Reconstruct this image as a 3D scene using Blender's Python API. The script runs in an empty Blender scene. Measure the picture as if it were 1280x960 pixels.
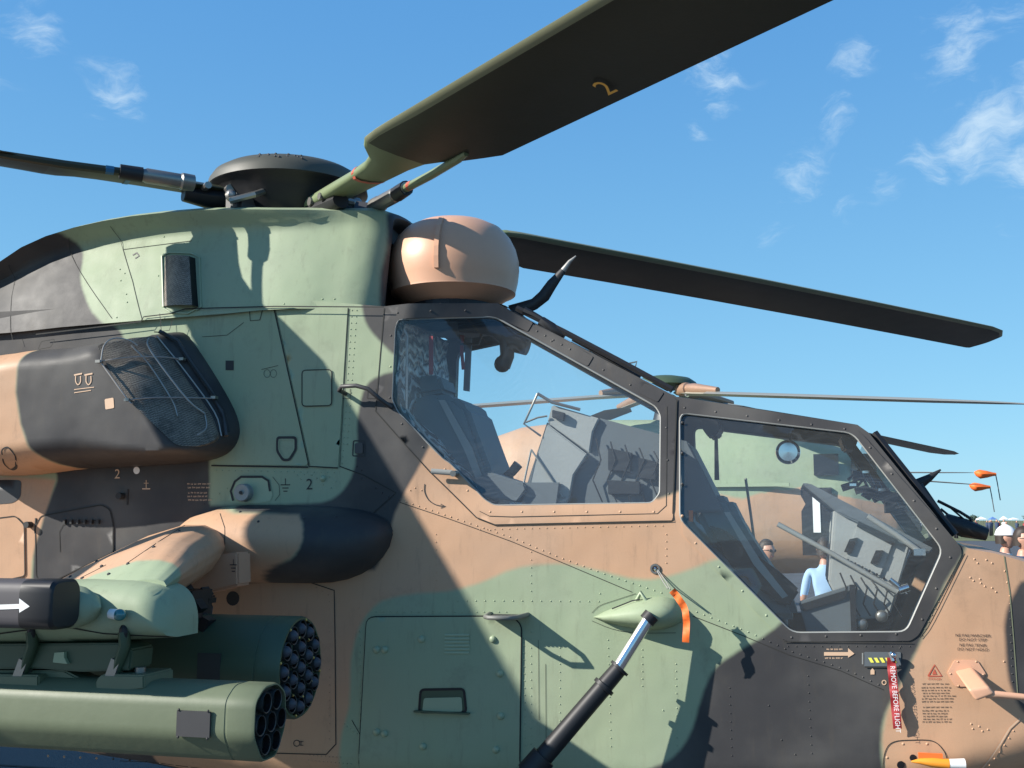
import bpy, bmesh, math, random
import numpy as np
from mathutils import Vector, Matrix
from mathutils.geometry import delaunay_2d_cdt
random.seed(4); rng = np.random.default_rng(4)
R = math.radians
scn = bpy.context.scene
col = scn.collection

# ------------------------------------------------------------------ camera
FPX = 1350.0; YAW = R(14); PITCH = math.atan((650-480)/FPX); EYE = 1.70; D0 = 6.0
FW = np.array([-math.sin(YAW)*math.cos(PITCH), math.cos(YAW)*math.cos(PITCH), math.sin(PITCH)])
RT = np.array([math.cos(YAW), math.sin(YAW), 0.0]); UP = np.cross(RT, FW)
CAM = np.array([0, 0, EYE]) - D0*np.array([-math.sin(YAW), math.cos(YAW), 0]) + 0.2085*D0*RT
cd = bpy.data.cameras.new('camera'); cam = bpy.data.objects.new('camera', cd); col.objects.link(cam)
cd.sensor_width = 36; cd.lens = FPX/1280*36; cd.clip_start = .05; cd.clip_end = 6000
cam.matrix_world = Matrix((( RT[0], UP[0], -FW[0], CAM[0]), (RT[1], UP[1], -FW[1], CAM[1]), (RT[2], UP[2], -FW[2], CAM[2]), (0, 0, 0, 1)))
scn.camera = cam
# ------------------------------------------------------------------ sun and sky
SUNL = Vector((1.70, 1.0, -1.12)).normalized()
S = -SUNL; ELEV = math.asin(S.z); AZ = math.atan2(S.x, S.y)
sd = bpy.data.lights.new('sun', 'SUN'); sd.energy = 5.0; sd.angle = R(.53); sd.color = (1, .945, .86)
sun = bpy.data.objects.new('sun', sd); col.objects.link(sun); sun.rotation_euler = SUNL.to_track_quat('-Z', 'Y').to_euler(); sun.location = (0, -3, 12)
scn.view_settings.view_transform = 'Standard'; scn.view_settings.look = 'None'; scn.view_settings.exposure = 0.72; scn.view_settings.gamma = 1

class NT:
    """small node-tree helper"""
    def __init__(s, tree): s.t = tree
    def n(s, typ, ins=None, **kw):
        nd = s.t.nodes.new(typ)
        for k, v in kw.items(): setattr(nd, k, v)
        for k, v in (ins or {}).items():
            if hasattr(v, 'is_linked') or isinstance(v, bpy.types.NodeSocket): s.t.links.new(v, nd.inputs[k])
            else: nd.inputs[k].default_value = v
        return nd
    def m(s, op, a, b=None, c=None, clamp=False):
        nd = s.t.nodes.new('ShaderNodeMath'); nd.operation = op; nd.use_clamp = clamp
        for i, v in enumerate((a, b, c)):
            if v is None: continue
            if isinstance(v, bpy.types.NodeSocket): s.t.links.new(v, nd.inputs[i])
            else: nd.inputs[i].default_value = v
        return nd.outputs[0]
    def vm(s, op, a, b=None):
        nd = s.t.nodes.new('ShaderNodeVectorMath'); nd.operation = op
        for i, v in enumerate((a, b)):
            if v is None: continue
            if isinstance(v, bpy.types.NodeSocket): s.t.links.new(v, nd.inputs[i])
            else: nd.inputs[i].default_value = v
        return nd
    def mix(s, f, a, b, bt='MIX'):
        nd = s.t.nodes.new('ShaderNodeMix'); nd.data_type = 'RGBA'; nd.blend_type = bt
        for i, v in ((0, f), (6, a), (7, b)):
            if isinstance(v, bpy.types.NodeSocket): s.t.links.new(v, nd.inputs[i])
            else: nd.inputs[i].default_value = v if i == 0 else (*v[:3], 1)
        return nd.outputs[2]
    def ramp(s, v, lo, hi):
        nd = s.t.nodes.new('ShaderNodeMapRange'); nd.interpolation_type = 'SMOOTHSTEP'
        s.t.links.new(v, nd.inputs[0]); nd.inputs[1].default_value = lo; nd.inputs[2].default_value = hi
        return nd.outputs[0]
def direction(px, py):
    r = FW + (px-640)/FPX*RT + (480-py)/FPX*UP
    return r/np.linalg.norm(r)
w = bpy.data.worlds.new('World'); scn.world = w; w.use_nodes = True
w.node_tree.nodes.clear(); N = NT(w.node_tree)
sky = N.n('ShaderNodeTexSky', sky_type='NISHITA', sun_disc=False, sun_elevation=ELEV, sun_rotation=AZ, altitude=60, air_density=1.0, dust_density=.15, ozone_density=3.0)
gen = N.n('ShaderNodeTexCoord').outputs['Generated']
# thin fair-weather clouds: a few patches where the photo has them, sparse scatter elsewhere
warp = N.n('ShaderNodeTexNoise', {'Vector': gen, 'Scale': 14.0, 'Detail': 3.0}).outputs['Color']
wv = N.vm('ADD', gen, N.vm('SCALE', N.vm('SUBTRACT', warp, (.5, .5, .5)).outputs[0]).outputs[0])
wv.inputs[1].links[0].from_node.inputs['Scale'].default_value = .07
wv = wv.outputs[0]
st = N.n('ShaderNodeMapping', {'Vector': wv, 'Scale': (1, 1, 2.8)}).outputs[0]
fine = N.n('ShaderNodeTexNoise', {'Vector': st, 'Scale': 17.0, 'Detail': 9.0, 'Roughness': .66}).outputs['Fac']
acc = None
for px, py, r, a in ((905, 95, 46, .75), (868, 165, 24, .5), (1068, 82, 30, .55), (1035, 155, 36, .6), (1180, 30, 48, .4), (1195, 62, 42, .85), (1245, 165, 52, .95), (1290, 200, 40, .9), (1168, 200, 36, .62), (1000, 228, 44, .6), (960, 250, 26, .35), (1115, 238, 34, .35), (1062, 268, 28, .45), (965, 300, 26, .35), (1262, 292, 24, .4), (1260, 8, 34, .5), (140, 112, 40, .7), (122, 125, 30, .5), (50, 38, 34, .55), (20, 10, 36, .4), (45, 62, 24, .3), (1200, 355, 26, .0), (1340, 120, 70, .9), (1420, 230, 80, .7), (-60, 60, 70, .5)):
    d = N.vm('DISTANCE', wv, tuple(direction(px, py))).outputs['Value']
    g = N.m('MULTIPLY', N.ramp(d, r/FPX*1.6, 0.0), a)
    acc = g if acc is None else N.m('MAXIMUM', acc, g)
big = N.n('ShaderNodeTexNoise', {'Vector': st, 'Scale': 5.0, 'Detail': 4.0}).outputs['Fac']
cl = N.m('MULTIPLY', N.ramp(N.m('ADD', N.m('MULTIPLY', acc, .46), fine), .60, 1.05), 1.0)
cl = N.m('MULTIPLY', cl, N.ramp(acc, .02, .35))
cl = N.m('MINIMUM', N.m('MULTIPLY', cl, .66), 1.0)
zz = N.n('ShaderNodeSeparateXYZ', {'Vector': gen}).outputs['Z']
grad = N.mix(N.ramp(zz, -.12, .52), (1.72, 4.2, 5.7), (.60, 2.22, 4.80))
grad = N.mix(N.ramp(zz, .45, 1.0), grad, (.30, .95, 2.5))
hs = N.mix(.78, sky.outputs[0], grad)
skyc = N.mix(cl, hs, (4.6, 5.6, 6.3))
bg = N.n('ShaderNodeBackground', {'Color': skyc, 'Strength': .100})
N.n('ShaderNodeOutputWorld', {'Surface': bg.outputs[0]})

# ------------------------------------------------------------------ geometry helpers
def ray(px, py): return FW + (px-640)/FPX*RT + (480-py)/FPX*UP
def U(px, py, Y):
    """point on the lengthwise plane y=Y seen at photo position px,py"""
    r = ray(px, py); return CAM + r*(Y-CAM[1])/r[1]
def proj(P):
    v = np.asarray(P, float)-CAM; d = v@FW
    return 640+FPX*(v@RT)/d, 480-FPX*(v@UP)/d
def US(px, py, f):
    Y = -.54
    for _ in range(6):
        q = U(px, py, Y); Y = float(f(q[0], q[2]))
    return U(px, py, Y)
def XZ(pts, f):
    if not callable(f):
        c = f; f = lambda x, z: c
    return np.array([US(a, b, f)[[0, 2]] for a, b in pts])
def rnd(pts, r=6, n=4):
    """round the corners of a closed pixel polygon"""
    out = []; m = len(pts)
    for i in range(m):
        p = np.array(pts[i], float); a = np.array(pts[i-1], float)-p; b = np.array(pts[(i+1) % m], float)-p
        la, lb = np.hypot(*a), np.hypot(*b); k = min(r, la*.45, lb*.45)
        A = p+a/la*k; B = p+b/lb*k
        for j in range(n+1):
            t = j/n; out.append(tuple((1-t)**2*A+2*t*(1-t)*p+t*t*B))
    return out
def cr(pts, n=5, closed=False):
    """Catmull-Rom through points"""
    P = [np.array(p, float) for p in pts]; m = len(P); out = []
    for i in range(m if closed else m-1):
        p1, p2 = P[i], P[(i+1) % m]
        p0 = P[i-1] if (i > 0 or closed) else 2*p1-p2
        p3 = P[(i+2) % m] if (i+2 < m or closed) else 2*p2-p1
        for j in range(n):
            t = j/n; out.append(.5*((2*p1)+(p2-p0)*t+(2*p0-5*p1+4*p2-p3)*t*t+(3*p1-p0-3*p2+p3)*t**3))
    if not closed: out.append(P[-1])
    return [tuple(o) for o in out]
def inside(pts, poly):
    x, y = pts[:, 0], pts[:, 1]; r = np.zeros(len(pts), bool); m = len(poly)
    for i in range(m):
        x1, y1 = poly[i-1]; x2, y2 = poly[i]
        if y1 == y2: continue
        r ^= ((y1 > y) != (y2 > y)) & (x < (x2-x1)*(y-y1)/(y2-y1)+x1)
    return r
def sdf(pts, poly, closed=True):
    """signed distance, positive inside"""
    best = np.full(len(pts), 1e9)
    for i in range(0 if closed else 1, len(poly)):
        a, b = np.array(poly[i-1]), np.array(poly[i]); ab = b-a
        t = np.clip(((pts-a)@ab)/max(ab@ab, 1e-12), 0, 1)
        best = np.minimum(best, np.hypot(*(pts-a-t[:, None]*ab).T))
    return np.where(inside(pts, poly), best, -best) if closed else best

def mesh(name, V, Fc, mat, parent=None, smooth=False, mats=None, midx=None):
    me = bpy.data.meshes.new(name)
    me.from_pydata([tuple(map(float, v)) for v in V], [], [tuple(f) for f in Fc]); me.update()
    if mats: [me.materials.append(x) for x in mats]
    elif mat: me.materials.append(mat)
    if midx is not None: me.polygons.foreach_set('material_index', midx)
    if smooth: me.polygons.foreach_set('use_smooth', [True]*len(me.polygons))
    o = bpy.data.objects.new(name, me); col.objects.link(o)
    if parent: o.parent = parent
    return o
def auto_smooth(o, ang=35):
    me = o.data
    me.polygons.foreach_set('use_smooth', [True]*len(me.polygons))
    bm = bmesh.new(); bm.from_mesh(me); bmesh.ops.recalc_face_normals(bm, faces=bm.faces)
    for e in bm.edges:
        e.smooth = not (len(e.link_faces) == 2 and e.calc_face_angle(0) > R(ang))
    bm.to_mesh(me); bm.free()
    return o
def tag(o, label=None, cat=None, group=None, kind=None):
    if label: o['label'] = label
    if cat: o['category'] = cat
    if group: o['group'] = group
    if kind: o['kind'] = kind
    return o
def empty(name, loc, label=None, cat=None, group=None):
    o = bpy.data.objects.new(name, None); col.objects.link(o); o.location = loc; o.empty_display_size = .2
    bpy.context.view_layer.update()
    return tag(o, label, cat, group)
def adopt(o, par):
    """parent with world coordinates kept"""
    o.parent = par; o.matrix_parent_inverse = Matrix.Translation(par.location).inverted(); return o

class MB:
    def __init__(s): s.V = []; s.F = []
    def add(s, V, F):
        k = len(s.V); s.V += [tuple(map(float, v)) for v in V]; s.F += [tuple(i+k for i in f) for f in F]; return s
    def box(s, c, d, rot=None):
        V = [np.array([x*d[0]/2, y*d[1]/2, z*d[2]/2]) for x in (-1, 1) for y in (-1, 1) for z in (-1, 1)]
        if rot is not None: V = [np.array(rot@Vector(v)) for v in V]
        return s.add([v+np.array(c) for v in V], [(0, 1, 3, 2), (4, 6, 7, 5), (0, 4, 5, 1), (2, 3, 7, 6), (0, 2, 6, 4), (1, 5, 7, 3)])
    def tube(s, pts, rad, n=8, cap=True, flat=1.0):
        P = [Vector(p) for p in pts]; m = len(P); rad = rad if hasattr(rad, '__len__') else [rad]*m
        rings = []; u = None
        for i in range(m):
            t = (P[min(i+1, m-1)]-P[max(i-1, 0)]).normalized()
            if u is None:
                u = t.orthogonal().normalized()
                if abs(t.y) < .9: u = (Vector((0, 1, 0))-t*t.y).normalized()
            else: u = (u-t*u.dot(t)).normalized()
            v = t.cross(u)
            rings.append([P[i]+(u*math.cos(a)*flat+v*math.sin(a))*rad[i] for a in [2*math.pi*j/n for j in range(n)]])
        V = [p for r in rings for p in r]
        F = [(i*n+j, i*n+(j+1) % n, (i+1)*n+(j+1) % n, (i+1)*n+j) for i in range(m-1) for j in range(n)]
        if cap: F += [tuple(range(n))[::-1], tuple((m-1)*n+j for j in range(n))]
        return s.add(V, F)
    def ball(s, c, r, n=10, m=6):
        r = r if hasattr(r, '__len__') else (r, r, r)
        V = [(c[0], c[1], c[2]+r[2])]
        for i in range(1, m):
            for j in range(n):
                a = math.pi*i/m; b = 2*math.pi*j/n
                V.append((c[0]+r[0]*math.sin(a)*math.cos(b), c[1]+r[1]*math.sin(a)*math.sin(b), c[2]+r[2]*math.cos(a)))
        V.append((c[0], c[1], c[2]-r[2])); F = []
        for j in range(n):
            F.append((0, 1+j, 1+(j+1) % n)); k = 1+(m-2)*n; F.append((len(V)-1, k+(j+1) % n, k+j))
            for i in range(m-2): F.append((1+i*n+j, 1+(i+1)*n+j, 1+(i+1)*n+(j+1) % n, 1+i*n+(j+1) % n))
        return s.add(V, F)
    def prism(s, poly, y0, y1):
        """polygon of XZ points extruded along y"""
        n = len(poly); V = [(x, y0, z) for x, z in poly]+[(x, y1, z) for x, z in poly]
        return s.add(V, [tuple(range(n)), tuple(range(n, 2*n))[::-1]]+[(i, (i+1) % n, n+(i+1) % n, n+i) for i in range(n)])
    def build(s, name, mat, parent=None, smooth=0):
        o = mesh(name, s.V, s.F, mat, None)
        bm = bmesh.new(); bm.from_mesh(o.data); bmesh.ops.recalc_face_normals(bm, faces=bm.faces); bm.to_mesh(o.data); bm.free()
        if smooth: auto_smooth(o, smooth)
        if parent: adopt(o, parent)
        return o
def lathe(prof, c, n=48, axis='z', squash=1.0):
    """prof: list (radius, height)"""
    V = []; F = []; m = len(prof)
    for r, h in prof:
        for j in range(n):
            a = 2*math.pi*j/n; x, y = r*math.cos(a), r*math.sin(a)*squash
            V.append((c[0]+x, c[1]+y, c[2]+h) if axis == 'z' else (c[0]+h, c[1]+x, c[2]+y) if axis == 'x' else (c[0]+x, c[1]+h, c[2]+y))
    for i in range(m-1):
        for j in range(n): F.append((i*n+j, i*n+(j+1) % n, (i+1)*n+(j+1) % n, (i+1)*n+j))
    return V, F
def loft(rings, closed=True, cap=True):
    n = len(rings[0]); m = len(rings); V = [p for r in rings for p in r]; F = []
    for i in range(m-1):
        for j in range(n if closed else n-1): F.append((i*n+j, i*n+(j+1) % n, (i+1)*n+(j+1) % n, (i+1)*n+j))
    if cap and closed: F += [tuple(range(n)), tuple((m-1)*n+j for j in range(n))[::-1]]
    return V, F

def sheet(name, outer, f, mat, parent=None, holes=(), step=.02, rim=.02, off=0.0, zones=None, smooth=True, rim_all=True, resample=True):
    """surface y=f(x,z)+off over an XZ outline with holes; its edges are turned inwards by rim"""
    loops = [np.array(outer)]+[np.array(h) for h in holes]; pts = []; edges = []
    for L in loops:
        k0 = len(pts); q = []
        for i in range(len(L)):
            a, b = L[i], L[(i+1) % len(L)]; d = np.hypot(*(b-a)); m = max(1, int(d/step)) if resample else 1
            if d < 1e-6: continue
            q += [a+(b-a)*j/m for j in range(m)]
        pts += q; m = len(q); edges += [(k0+i, k0+(i+1) % m) for i in range(m)]
    lo = loops[0].min(0); hi = loops[0].max(0)
    gx, gz = np.meshgrid(np.arange(lo[0]+step/2, hi[0], step), np.arange(lo[1]+step/2, hi[1], step))
    gx = gx+(np.arange(gx.shape[0]) % 2)[:, None]*step/2
    G = np.stack([gx.ravel(), gz.ravel()], 1)
    ok = sdf(G, loops[0]) > step*.45
    for h in loops[1:]: ok &= sdf(G, h) < -step*.45
    G = G[ok]
    res = delaunay_2d_cdt([Vector(p) for p in pts]+[Vector(p) for p in G], edges, [], 0, 1e-7, False)
    V2 = np.array([tuple(v) for v in res[0]]); T = np.array([t for t in res[2] if len(t) == 3])
    cen = V2[T].mean(1); keep = inside(cen, loops[0])
    for h in loops[1:]: keep &= ~inside(cen, h)
    T = T[keep]
    a, b, c = V2[T[:, 0]], V2[T[:, 1]], V2[T[:, 2]]
    flip = ((b-a)[:, 0]*(c-a)[:, 1]-(b-a)[:, 1]*(c-a)[:, 0]) < 0
    T[flip] = T[flip][:, ::-1]
    Y = np.asarray(f(V2[:, 0], V2[:, 1]))*np.ones(len(V2))+off
    V = [tuple(v) for v in np.stack([V2[:, 0], Y, V2[:, 1]], 1)]; Fs = [tuple(t) for t in T.tolist()]
    if rim:
        cnt = {}
        for t in Fs:
            for i in range(3):
                e = (t[i], t[(i+1) % 3]); cnt[e] = 1
        be = [e for e in cnt if (e[1], e[0]) not in cnt]; mp = {}
        for e in be:
            for v in e:
                if v not in mp: mp[v] = len(V); x, y, z = V[v]; V.append((x, y+rim, z))
        Fs += [(e[1], e[0], mp[e[0]], mp[e[1]]) for e in be]
    o = mesh(name, V, Fs, mat, None)
    if smooth: auto_smooth(o, 50)
    if zones: paint(o, zones)
    if parent: adopt(o, parent)
    return o
def paint(o, zones, blur=None):
    """camouflage masks: red = distance into the tan areas, green = distance into the grey areas (metres, real XZ position)"""
    me = o.data; co = np.empty(len(me.vertices)*3); me.vertices.foreach_get('co', co); co = co.reshape(-1, 3)[:, [0, 2]]
    out = np.zeros((len(co), 4)); out[:, 3] = 1
    for k, polys in enumerate(zones):
        if polys == 'all': out[:, k] = 1; continue
        if not polys: continue
        s = np.max([sdf(co, p) for p in polys], 0); out[:, k] = np.clip(.5+s/.30, 0, 1)
    at = me.attributes.new('camo', 'FLOAT_COLOR', 'POINT'); at.data.foreach_set('color', out.ravel())

# ------------------------------------------------------------------ materials
def principled(name, base, rough=.5, metal=0.0, spec=.5, bump=0.0, bscale=60, vary=.08, coat=0):
    m = bpy.data.materials.new(name); m.use_nodes = True; t = m.node_tree; t.nodes.clear(); n = NT(t)
    oc = n.n('ShaderNodeTexCoord').outputs['Object']
    nz = n.n('ShaderNodeTexNoise', {'Vector': oc, 'Scale': 7.0, 'Detail': 6.0, 'Roughness': .65}).outputs['Fac']
    c = n.mix(nz, tuple(x*(1-vary) for x in base), tuple(min(1, x*(1+vary)) for x in base))
    rr = n.m('ADD', n.m('MULTIPLY', nz, .12), rough-.06)
    ins = {'Base Color': c, 'Roughness': rr, 'Metallic': metal, 'Specular IOR Level': spec, 'Coat Weight': coat}
    p = n.n('ShaderNodeBsdfPrincipled', ins)
    if bump:
        b = n.n('ShaderNodeTexNoise', {'Vector': oc, 'Scale': float(bscale), 'Detail': 4.0}).outputs['Fac']
        t.links.new(n.n('ShaderNodeBump', {'Height': b, 'Strength': bump, 'Distance': .01}).outputs[0], p.inputs['Normal'])
    n.n('ShaderNodeOutputMaterial', {'Surface': p.outputs[0]})
    return m
GREEN = (.310, .378, .246); TAN = (.54, .325, .198); GREY = (.044, .043, .045)
def camo_material():
    m = bpy.data.materials.new('camouflage_paint'); m.use_nodes = True; t = m.node_tree; t.nodes.clear(); n = NT(t)
    oc = n.n('ShaderNodeTexCoord').outputs['Object']
    at = n.n('ShaderNodeAttribute', attribute_name='camo').outputs['Color']
    sp = n.n('ShaderNodeSeparateColor', {'Color': at})
    n1 = n.n('ShaderNodeTexNoise', {'Vector': oc, 'Scale': 9.0, 'Detail': 5.0, 'Roughness': .6}).outputs['Fac']
    n2 = n.n('ShaderNodeTexNoise', {'Vector': oc, 'Scale': 2.2, 'Detail': 4.0}).outputs['Fac']
    n3 = n.n('ShaderNodeTexNoise', {'Vector': oc, 'Scale': 420.0, 'Detail': 2.0}).outputs['Fac']
    wob = n.m('MULTIPLY', n.m('SUBTRACT', n1, .5), .045)
    tn = n.ramp(n.m('ADD', sp.outputs[0], wob), .45, .55)
    gy = n.ramp(n.m('ADD', sp.outputs[1], wob), .46, .545)
    c = n.mix(tn, GREEN, TAN); c = n.mix(gy, c, GREY)
    hz = n.m('MULTIPLY', n.ramp(n2, .35, .75), .17)
    c = n.mix(hz, c, (.36, .34, .30))
    st = n.n('ShaderNodeMapping', {'Vector': oc, 'Scale': (14, 14, 2.2)}).outputs[0]
    stk = n.n('ShaderNodeTexNoise', {'Vector': st, 'Scale': 1.6, 'Detail': 5.0, 'Roughness': .7}).outputs['Fac']
    c = n.mix(n.m('MULTIPLY', n.ramp(stk, .52, .78), .26), c, (.10, .085, .065))
    gm = n.n('ShaderNodeTexNoise', {'Vector': oc, 'Scale': 4.3, 'Detail': 9.0, 'Roughness': .75}).outputs['Fac']
    c = n.mix(n.m('MULTIPLY', n.ramp(gm, .54, .74), .20), c, (.08, .07, .055))
    c = n.mix(n.m('MULTIPLY', n3, .16), c, (.02, .02, .02))
    rr = n.m('ADD', n.m('MULTIPLY', n1, .25), .42)
    p = n.n('ShaderNodeBsdfPrincipled', {'Base Color': c, 'Roughness': rr, 'Specular IOR Level': .26})
    lowf = n.n('ShaderNodeTexNoise', {'Vector': oc, 'Scale': 3.1, 'Detail': 2.0}).outputs['Fac']
    b1 = n.n('ShaderNodeBump', {'Height': lowf, 'Strength': .60, 'Distance': .02})
    b2 = n.n('ShaderNodeBump', {'Height': n3, 'Strength': .12, 'Distance': .002, 'Normal': b1.outputs[0]})
    t.links.new(b2.outputs[0], p.inputs['Normal'])
    n.n('ShaderNodeOutputMaterial', {'Surface': p.outputs[0]})
    return m
CAMO = camo_material()
M = dict(
    blade=principled('rotor_blade_paint', (.026, .027, .017), .5, bump=.05), arm=principled('blade_arm_paint', (.17, .21, .11), .45), dome=principled('rotor_dome_paint', (.065, .065, .05), .55),
    edge=principled('blade_leading_edge', (.20, .21, .13), .42), black=principled('black_parts', (.012, .012, .014), .5), rubber=principled('rubber', (.02, .02, .022), .7),
    seam=principled('panel_gap', (.022, .022, .020), .8), steel=principled('polished_steel', (.72, .72, .74), .16, 1), dull=principled('dull_metal', (.27, .26, .24), .38, .8),
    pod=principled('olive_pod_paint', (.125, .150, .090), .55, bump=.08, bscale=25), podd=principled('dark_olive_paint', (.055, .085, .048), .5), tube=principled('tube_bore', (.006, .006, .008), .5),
    seal=principled('window_seal', (.26, .265, .25), .5), greyp=principled('grey_paint', GREY, .5), tanp=principled('tan_paint', (.62, .35, .225), .42), greenp=principled('green_paint', GREEN, .45),
    white=principled('white_marking', (.8, .8, .78), .5), cream=principled('tan_marking', (.62, .42, .28), .6), dark=principled('dark_marking', (.03, .03, .03), .7),
    red=principled('red_fabric', (.30, .018, .022), .6), orange=principled('orange_fabric', (.85, .16, .025), .6), amber=principled('amber_plastic', (.80, .30, .03), .3), yellow=principled('yellow_marking', (.85, .80, .12), .5),
    ylw=principled('yellow_ochre_marking', (.95, .52, .10), .6),
    seat=principled('seat_shell', (.07, .13, .15), .6), hood=principled('instrument_hood', (.30, .31, .30), .6, bump=.1), hoodd=principled('dark_hood', (.10, .115, .125), .6), inter=principled('cockpit_lining', (.10, .13, .14), .7),
    screen=principled('screen_glass', (.02, .025, .03), .12), lamp=principled('lens_glass', (.02, .16, .17), .1, coat=1), skin=principled('skin', (.50, .27, .19), .5), hair=principled('dark_hair', (.03, .02, .015), .6),
    shirtb=principled('light_blue_cotton', (.33, .48, .66), .8), shirtw=principled('white_cotton', (.75, .75, .75), .8), shirtd=principled('navy_cotton', (.03, .05, .10), .8), capw=principled('white_cap_cloth', (.78, .78, .8), .8), capb=principled('navy_cap_brim', (.03, .035, .10), .7),
    trous=principled('dark_trousers', (.04, .04, .05), .8), tarp=principled('tent_canvas', (.8, .8, .8), .7), bluec=principled('blue_canvas', (.1, .2, .45), .7), leaf=principled('tree_foliage', (.05, .075, .035), .8, vary=.4, bump=1, bscale=3), bark=principled('bark', (.12, .09, .06), .8),
    lens=principled('silver_disc', (.65, .67, .68), .15, 1),
)
def mesh_grille():
    m = bpy.data.materials.new('wire_mesh'); m.use_nodes = True; t = m.node_tree; t.nodes.clear(); n = NT(t)
    oc = n.n('ShaderNodeTexCoord').outputs['Object']
    ch = n.n('ShaderNodeTexChecker', {'Vector': n.n('ShaderNodeMapping', {'Vector': oc, 'Rotation': (0, .6, 0)}).outputs[0], 'Scale': 170.0}).outputs['Fac']
    nz = n.n('ShaderNodeTexNoise', {'Vector': oc, 'Scale': 11.0, 'Detail': 8.0, 'Roughness': .8}).outputs['Fac']
    c = n.mix(ch, (.10, .082, .06), (.30, .26, .21))
    c = n.mix(n.m('MULTIPLY', n.ramp(nz, .40, .72), .8), c, (.035, .028, .02))
    p = n.n('ShaderNodeBsdfPrincipled', {'Base Color': c, 'Roughness': .5, 'Metallic': .1})
    t.links.new(n.n('ShaderNodeBump', {'Height': ch, 'Strength': .7, 'Distance': .003}).outputs[0], p.inputs['Normal'])
    n.n('ShaderNodeOutputMaterial', {'Surface': p.outputs[0]}); return m
def glass(name, haze=.10, scr=1.0, tint=(.95, .98, .98)):
    m = bpy.data.materials.new(name); m.use_nodes = True; t = m.node_tree; t.nodes.clear(); n = NT(t)
    oc = n.n('ShaderNodeTexCoord').outputs['Object']
    wp = n.n('ShaderNodeTexNoise', {'Vector': oc, 'Scale': 2.3, 'Detail': 3.0}).outputs['Color']
    v = n.vm('ADD', oc, n.vm('SCALE', wp).outputs[0]); v.inputs[1].links[0].from_node.inputs['Scale'].default_value = .5
    v = n.n('ShaderNodeMapping', {'Vector': v.outputs[0], 'Rotation': (0, .6, 0), 'Scale': (3, 3, 60)}).outputs[0]
    s1 = n.n('ShaderNodeTexNoise', {'Vector': v, 'Scale': 2.6, 'Detail': 6.0, 'Roughness': .7}).outputs['Fac']
    big = n.n('ShaderNodeTexNoise', {'Vector': oc, 'Scale': 2.8, 'Detail': 3.0}).outputs['Fac']
    f = n.m('MULTIPLY', n.m('MULTIPLY', n.ramp(s1, .42, .78), n.ramp(big, .35, .7)), .34*scr)
    f = n.m('ADD', f, haze, clamp=True)
    tr = n.n('ShaderNodeBsdfTransparent', {'Color': (*tint, 1)}); gl = n.n('ShaderNodeBsdfGlossy', {'Roughness': .02, 'Color': (.9, .95, 1, 1)})
    df = n.n('ShaderNodeBsdfDiffuse', {'Color': (.75, .82, .86, 1)})
    ge = n.n('ShaderNodeNewGeometry'); cs = n.m('ABSOLUTE', n.vm('DOT_PRODUCT', ge.outputs['Normal'], ge.outputs['Incoming']).outputs['Value'])
    fr = n.m('ADD', n.m('MULTIPLY', n.m('POWER', n.m('SUBTRACT', 1.0, cs), 5.0), .92), .045)
    a = n.n('ShaderNodeMixShader', {0: f, 1: tr.outputs[0], 2: df.outputs[0]})
    b = n.n('ShaderNodeMixShader', {0: fr, 1: a.outputs[0], 2: gl.outputs[0]})
    n.n('ShaderNodeOutputMaterial', {'Surface': b.outputs[0]}); return m
def crumpled():
    m = bpy.data.materials.new('crumpled_lining'); m.use_nodes = True; t = m.node_tree; t.nodes.clear(); n = NT(t)
    oc = n.n('ShaderNodeTexCoord').outputs['Object']
    wp = n.n('ShaderNodeTexNoise', {'Vector': oc, 'Scale': 3.5, 'Detail': 4.0}).outputs['Color']
    v = n.vm('ADD', oc, n.vm('SCALE', wp).outputs[0]); v.inputs[1].links[0].from_node.inputs['Scale'].default_value = .45
    wv_ = n.n('ShaderNodeTexWave', {'Vector': v.outputs[0], 'Scale': 4.5, 'Distortion': 6.0, 'Detail': 3.0, 'Detail Scale': 1.3}, bands_direction='Z').outputs['Fac']
    c = n.mix(n.ramp(wv_, .3, 1), (.05, .06, .07), (.50, .53, .52))
    p = n.n('ShaderNodeBsdfPrincipled', {'Base Color': c, 'Roughness': .4})
    t.links.new(n.n('ShaderNodeBump', {'Height': wv_, 'Strength': .8, 'Distance': .02}).outputs[0], p.inputs['Normal'])
    n.n('ShaderNodeOutputMaterial', {'Surface': p.outputs[0]}); return m
def tarmac():
    m = bpy.data.materials.new('tarmac'); m.use_nodes = True; t = m.node_tree; t.nodes.clear(); n = NT(t)
    oc = n.n('ShaderNodeTexCoord').outputs['Object']
    a = n.n('ShaderNodeTexNoise', {'Vector': oc, 'Scale': .8, 'Detail': 8.0, 'Roughness': .7}).outputs['Fac']
    b = n.n('ShaderNodeTexNoise', {'Vector': oc, 'Scale': 60.0, 'Detail': 3.0}).outputs['Fac']
    c = n.mix(a, (.058, .060, .066), (.10, .104, .112)); c = n.mix(n.m('MULTIPLY', b, .4), c, (.03, .03, .035))
    p = n.n('ShaderNodeBsdfPrincipled', {'Base Color': c, 'Roughness': .75})
    t.links.new(n.n('ShaderNodeBump', {'Height': b, 'Strength': .4, 'Distance': .01}).outputs[0], p.inputs['Normal'])
    n.n('ShaderNodeOutputMaterial', {'Surface': p.outputs[0]}); return m
M['grille'] = mesh_grille(); M['glass'] = glass('canopy_glass', .035, .20); M['glassf'] = glass('far_canopy_glass', .02, .12); M['crump'] = crumpled(); M['tarmac'] = tarmac()

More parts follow.
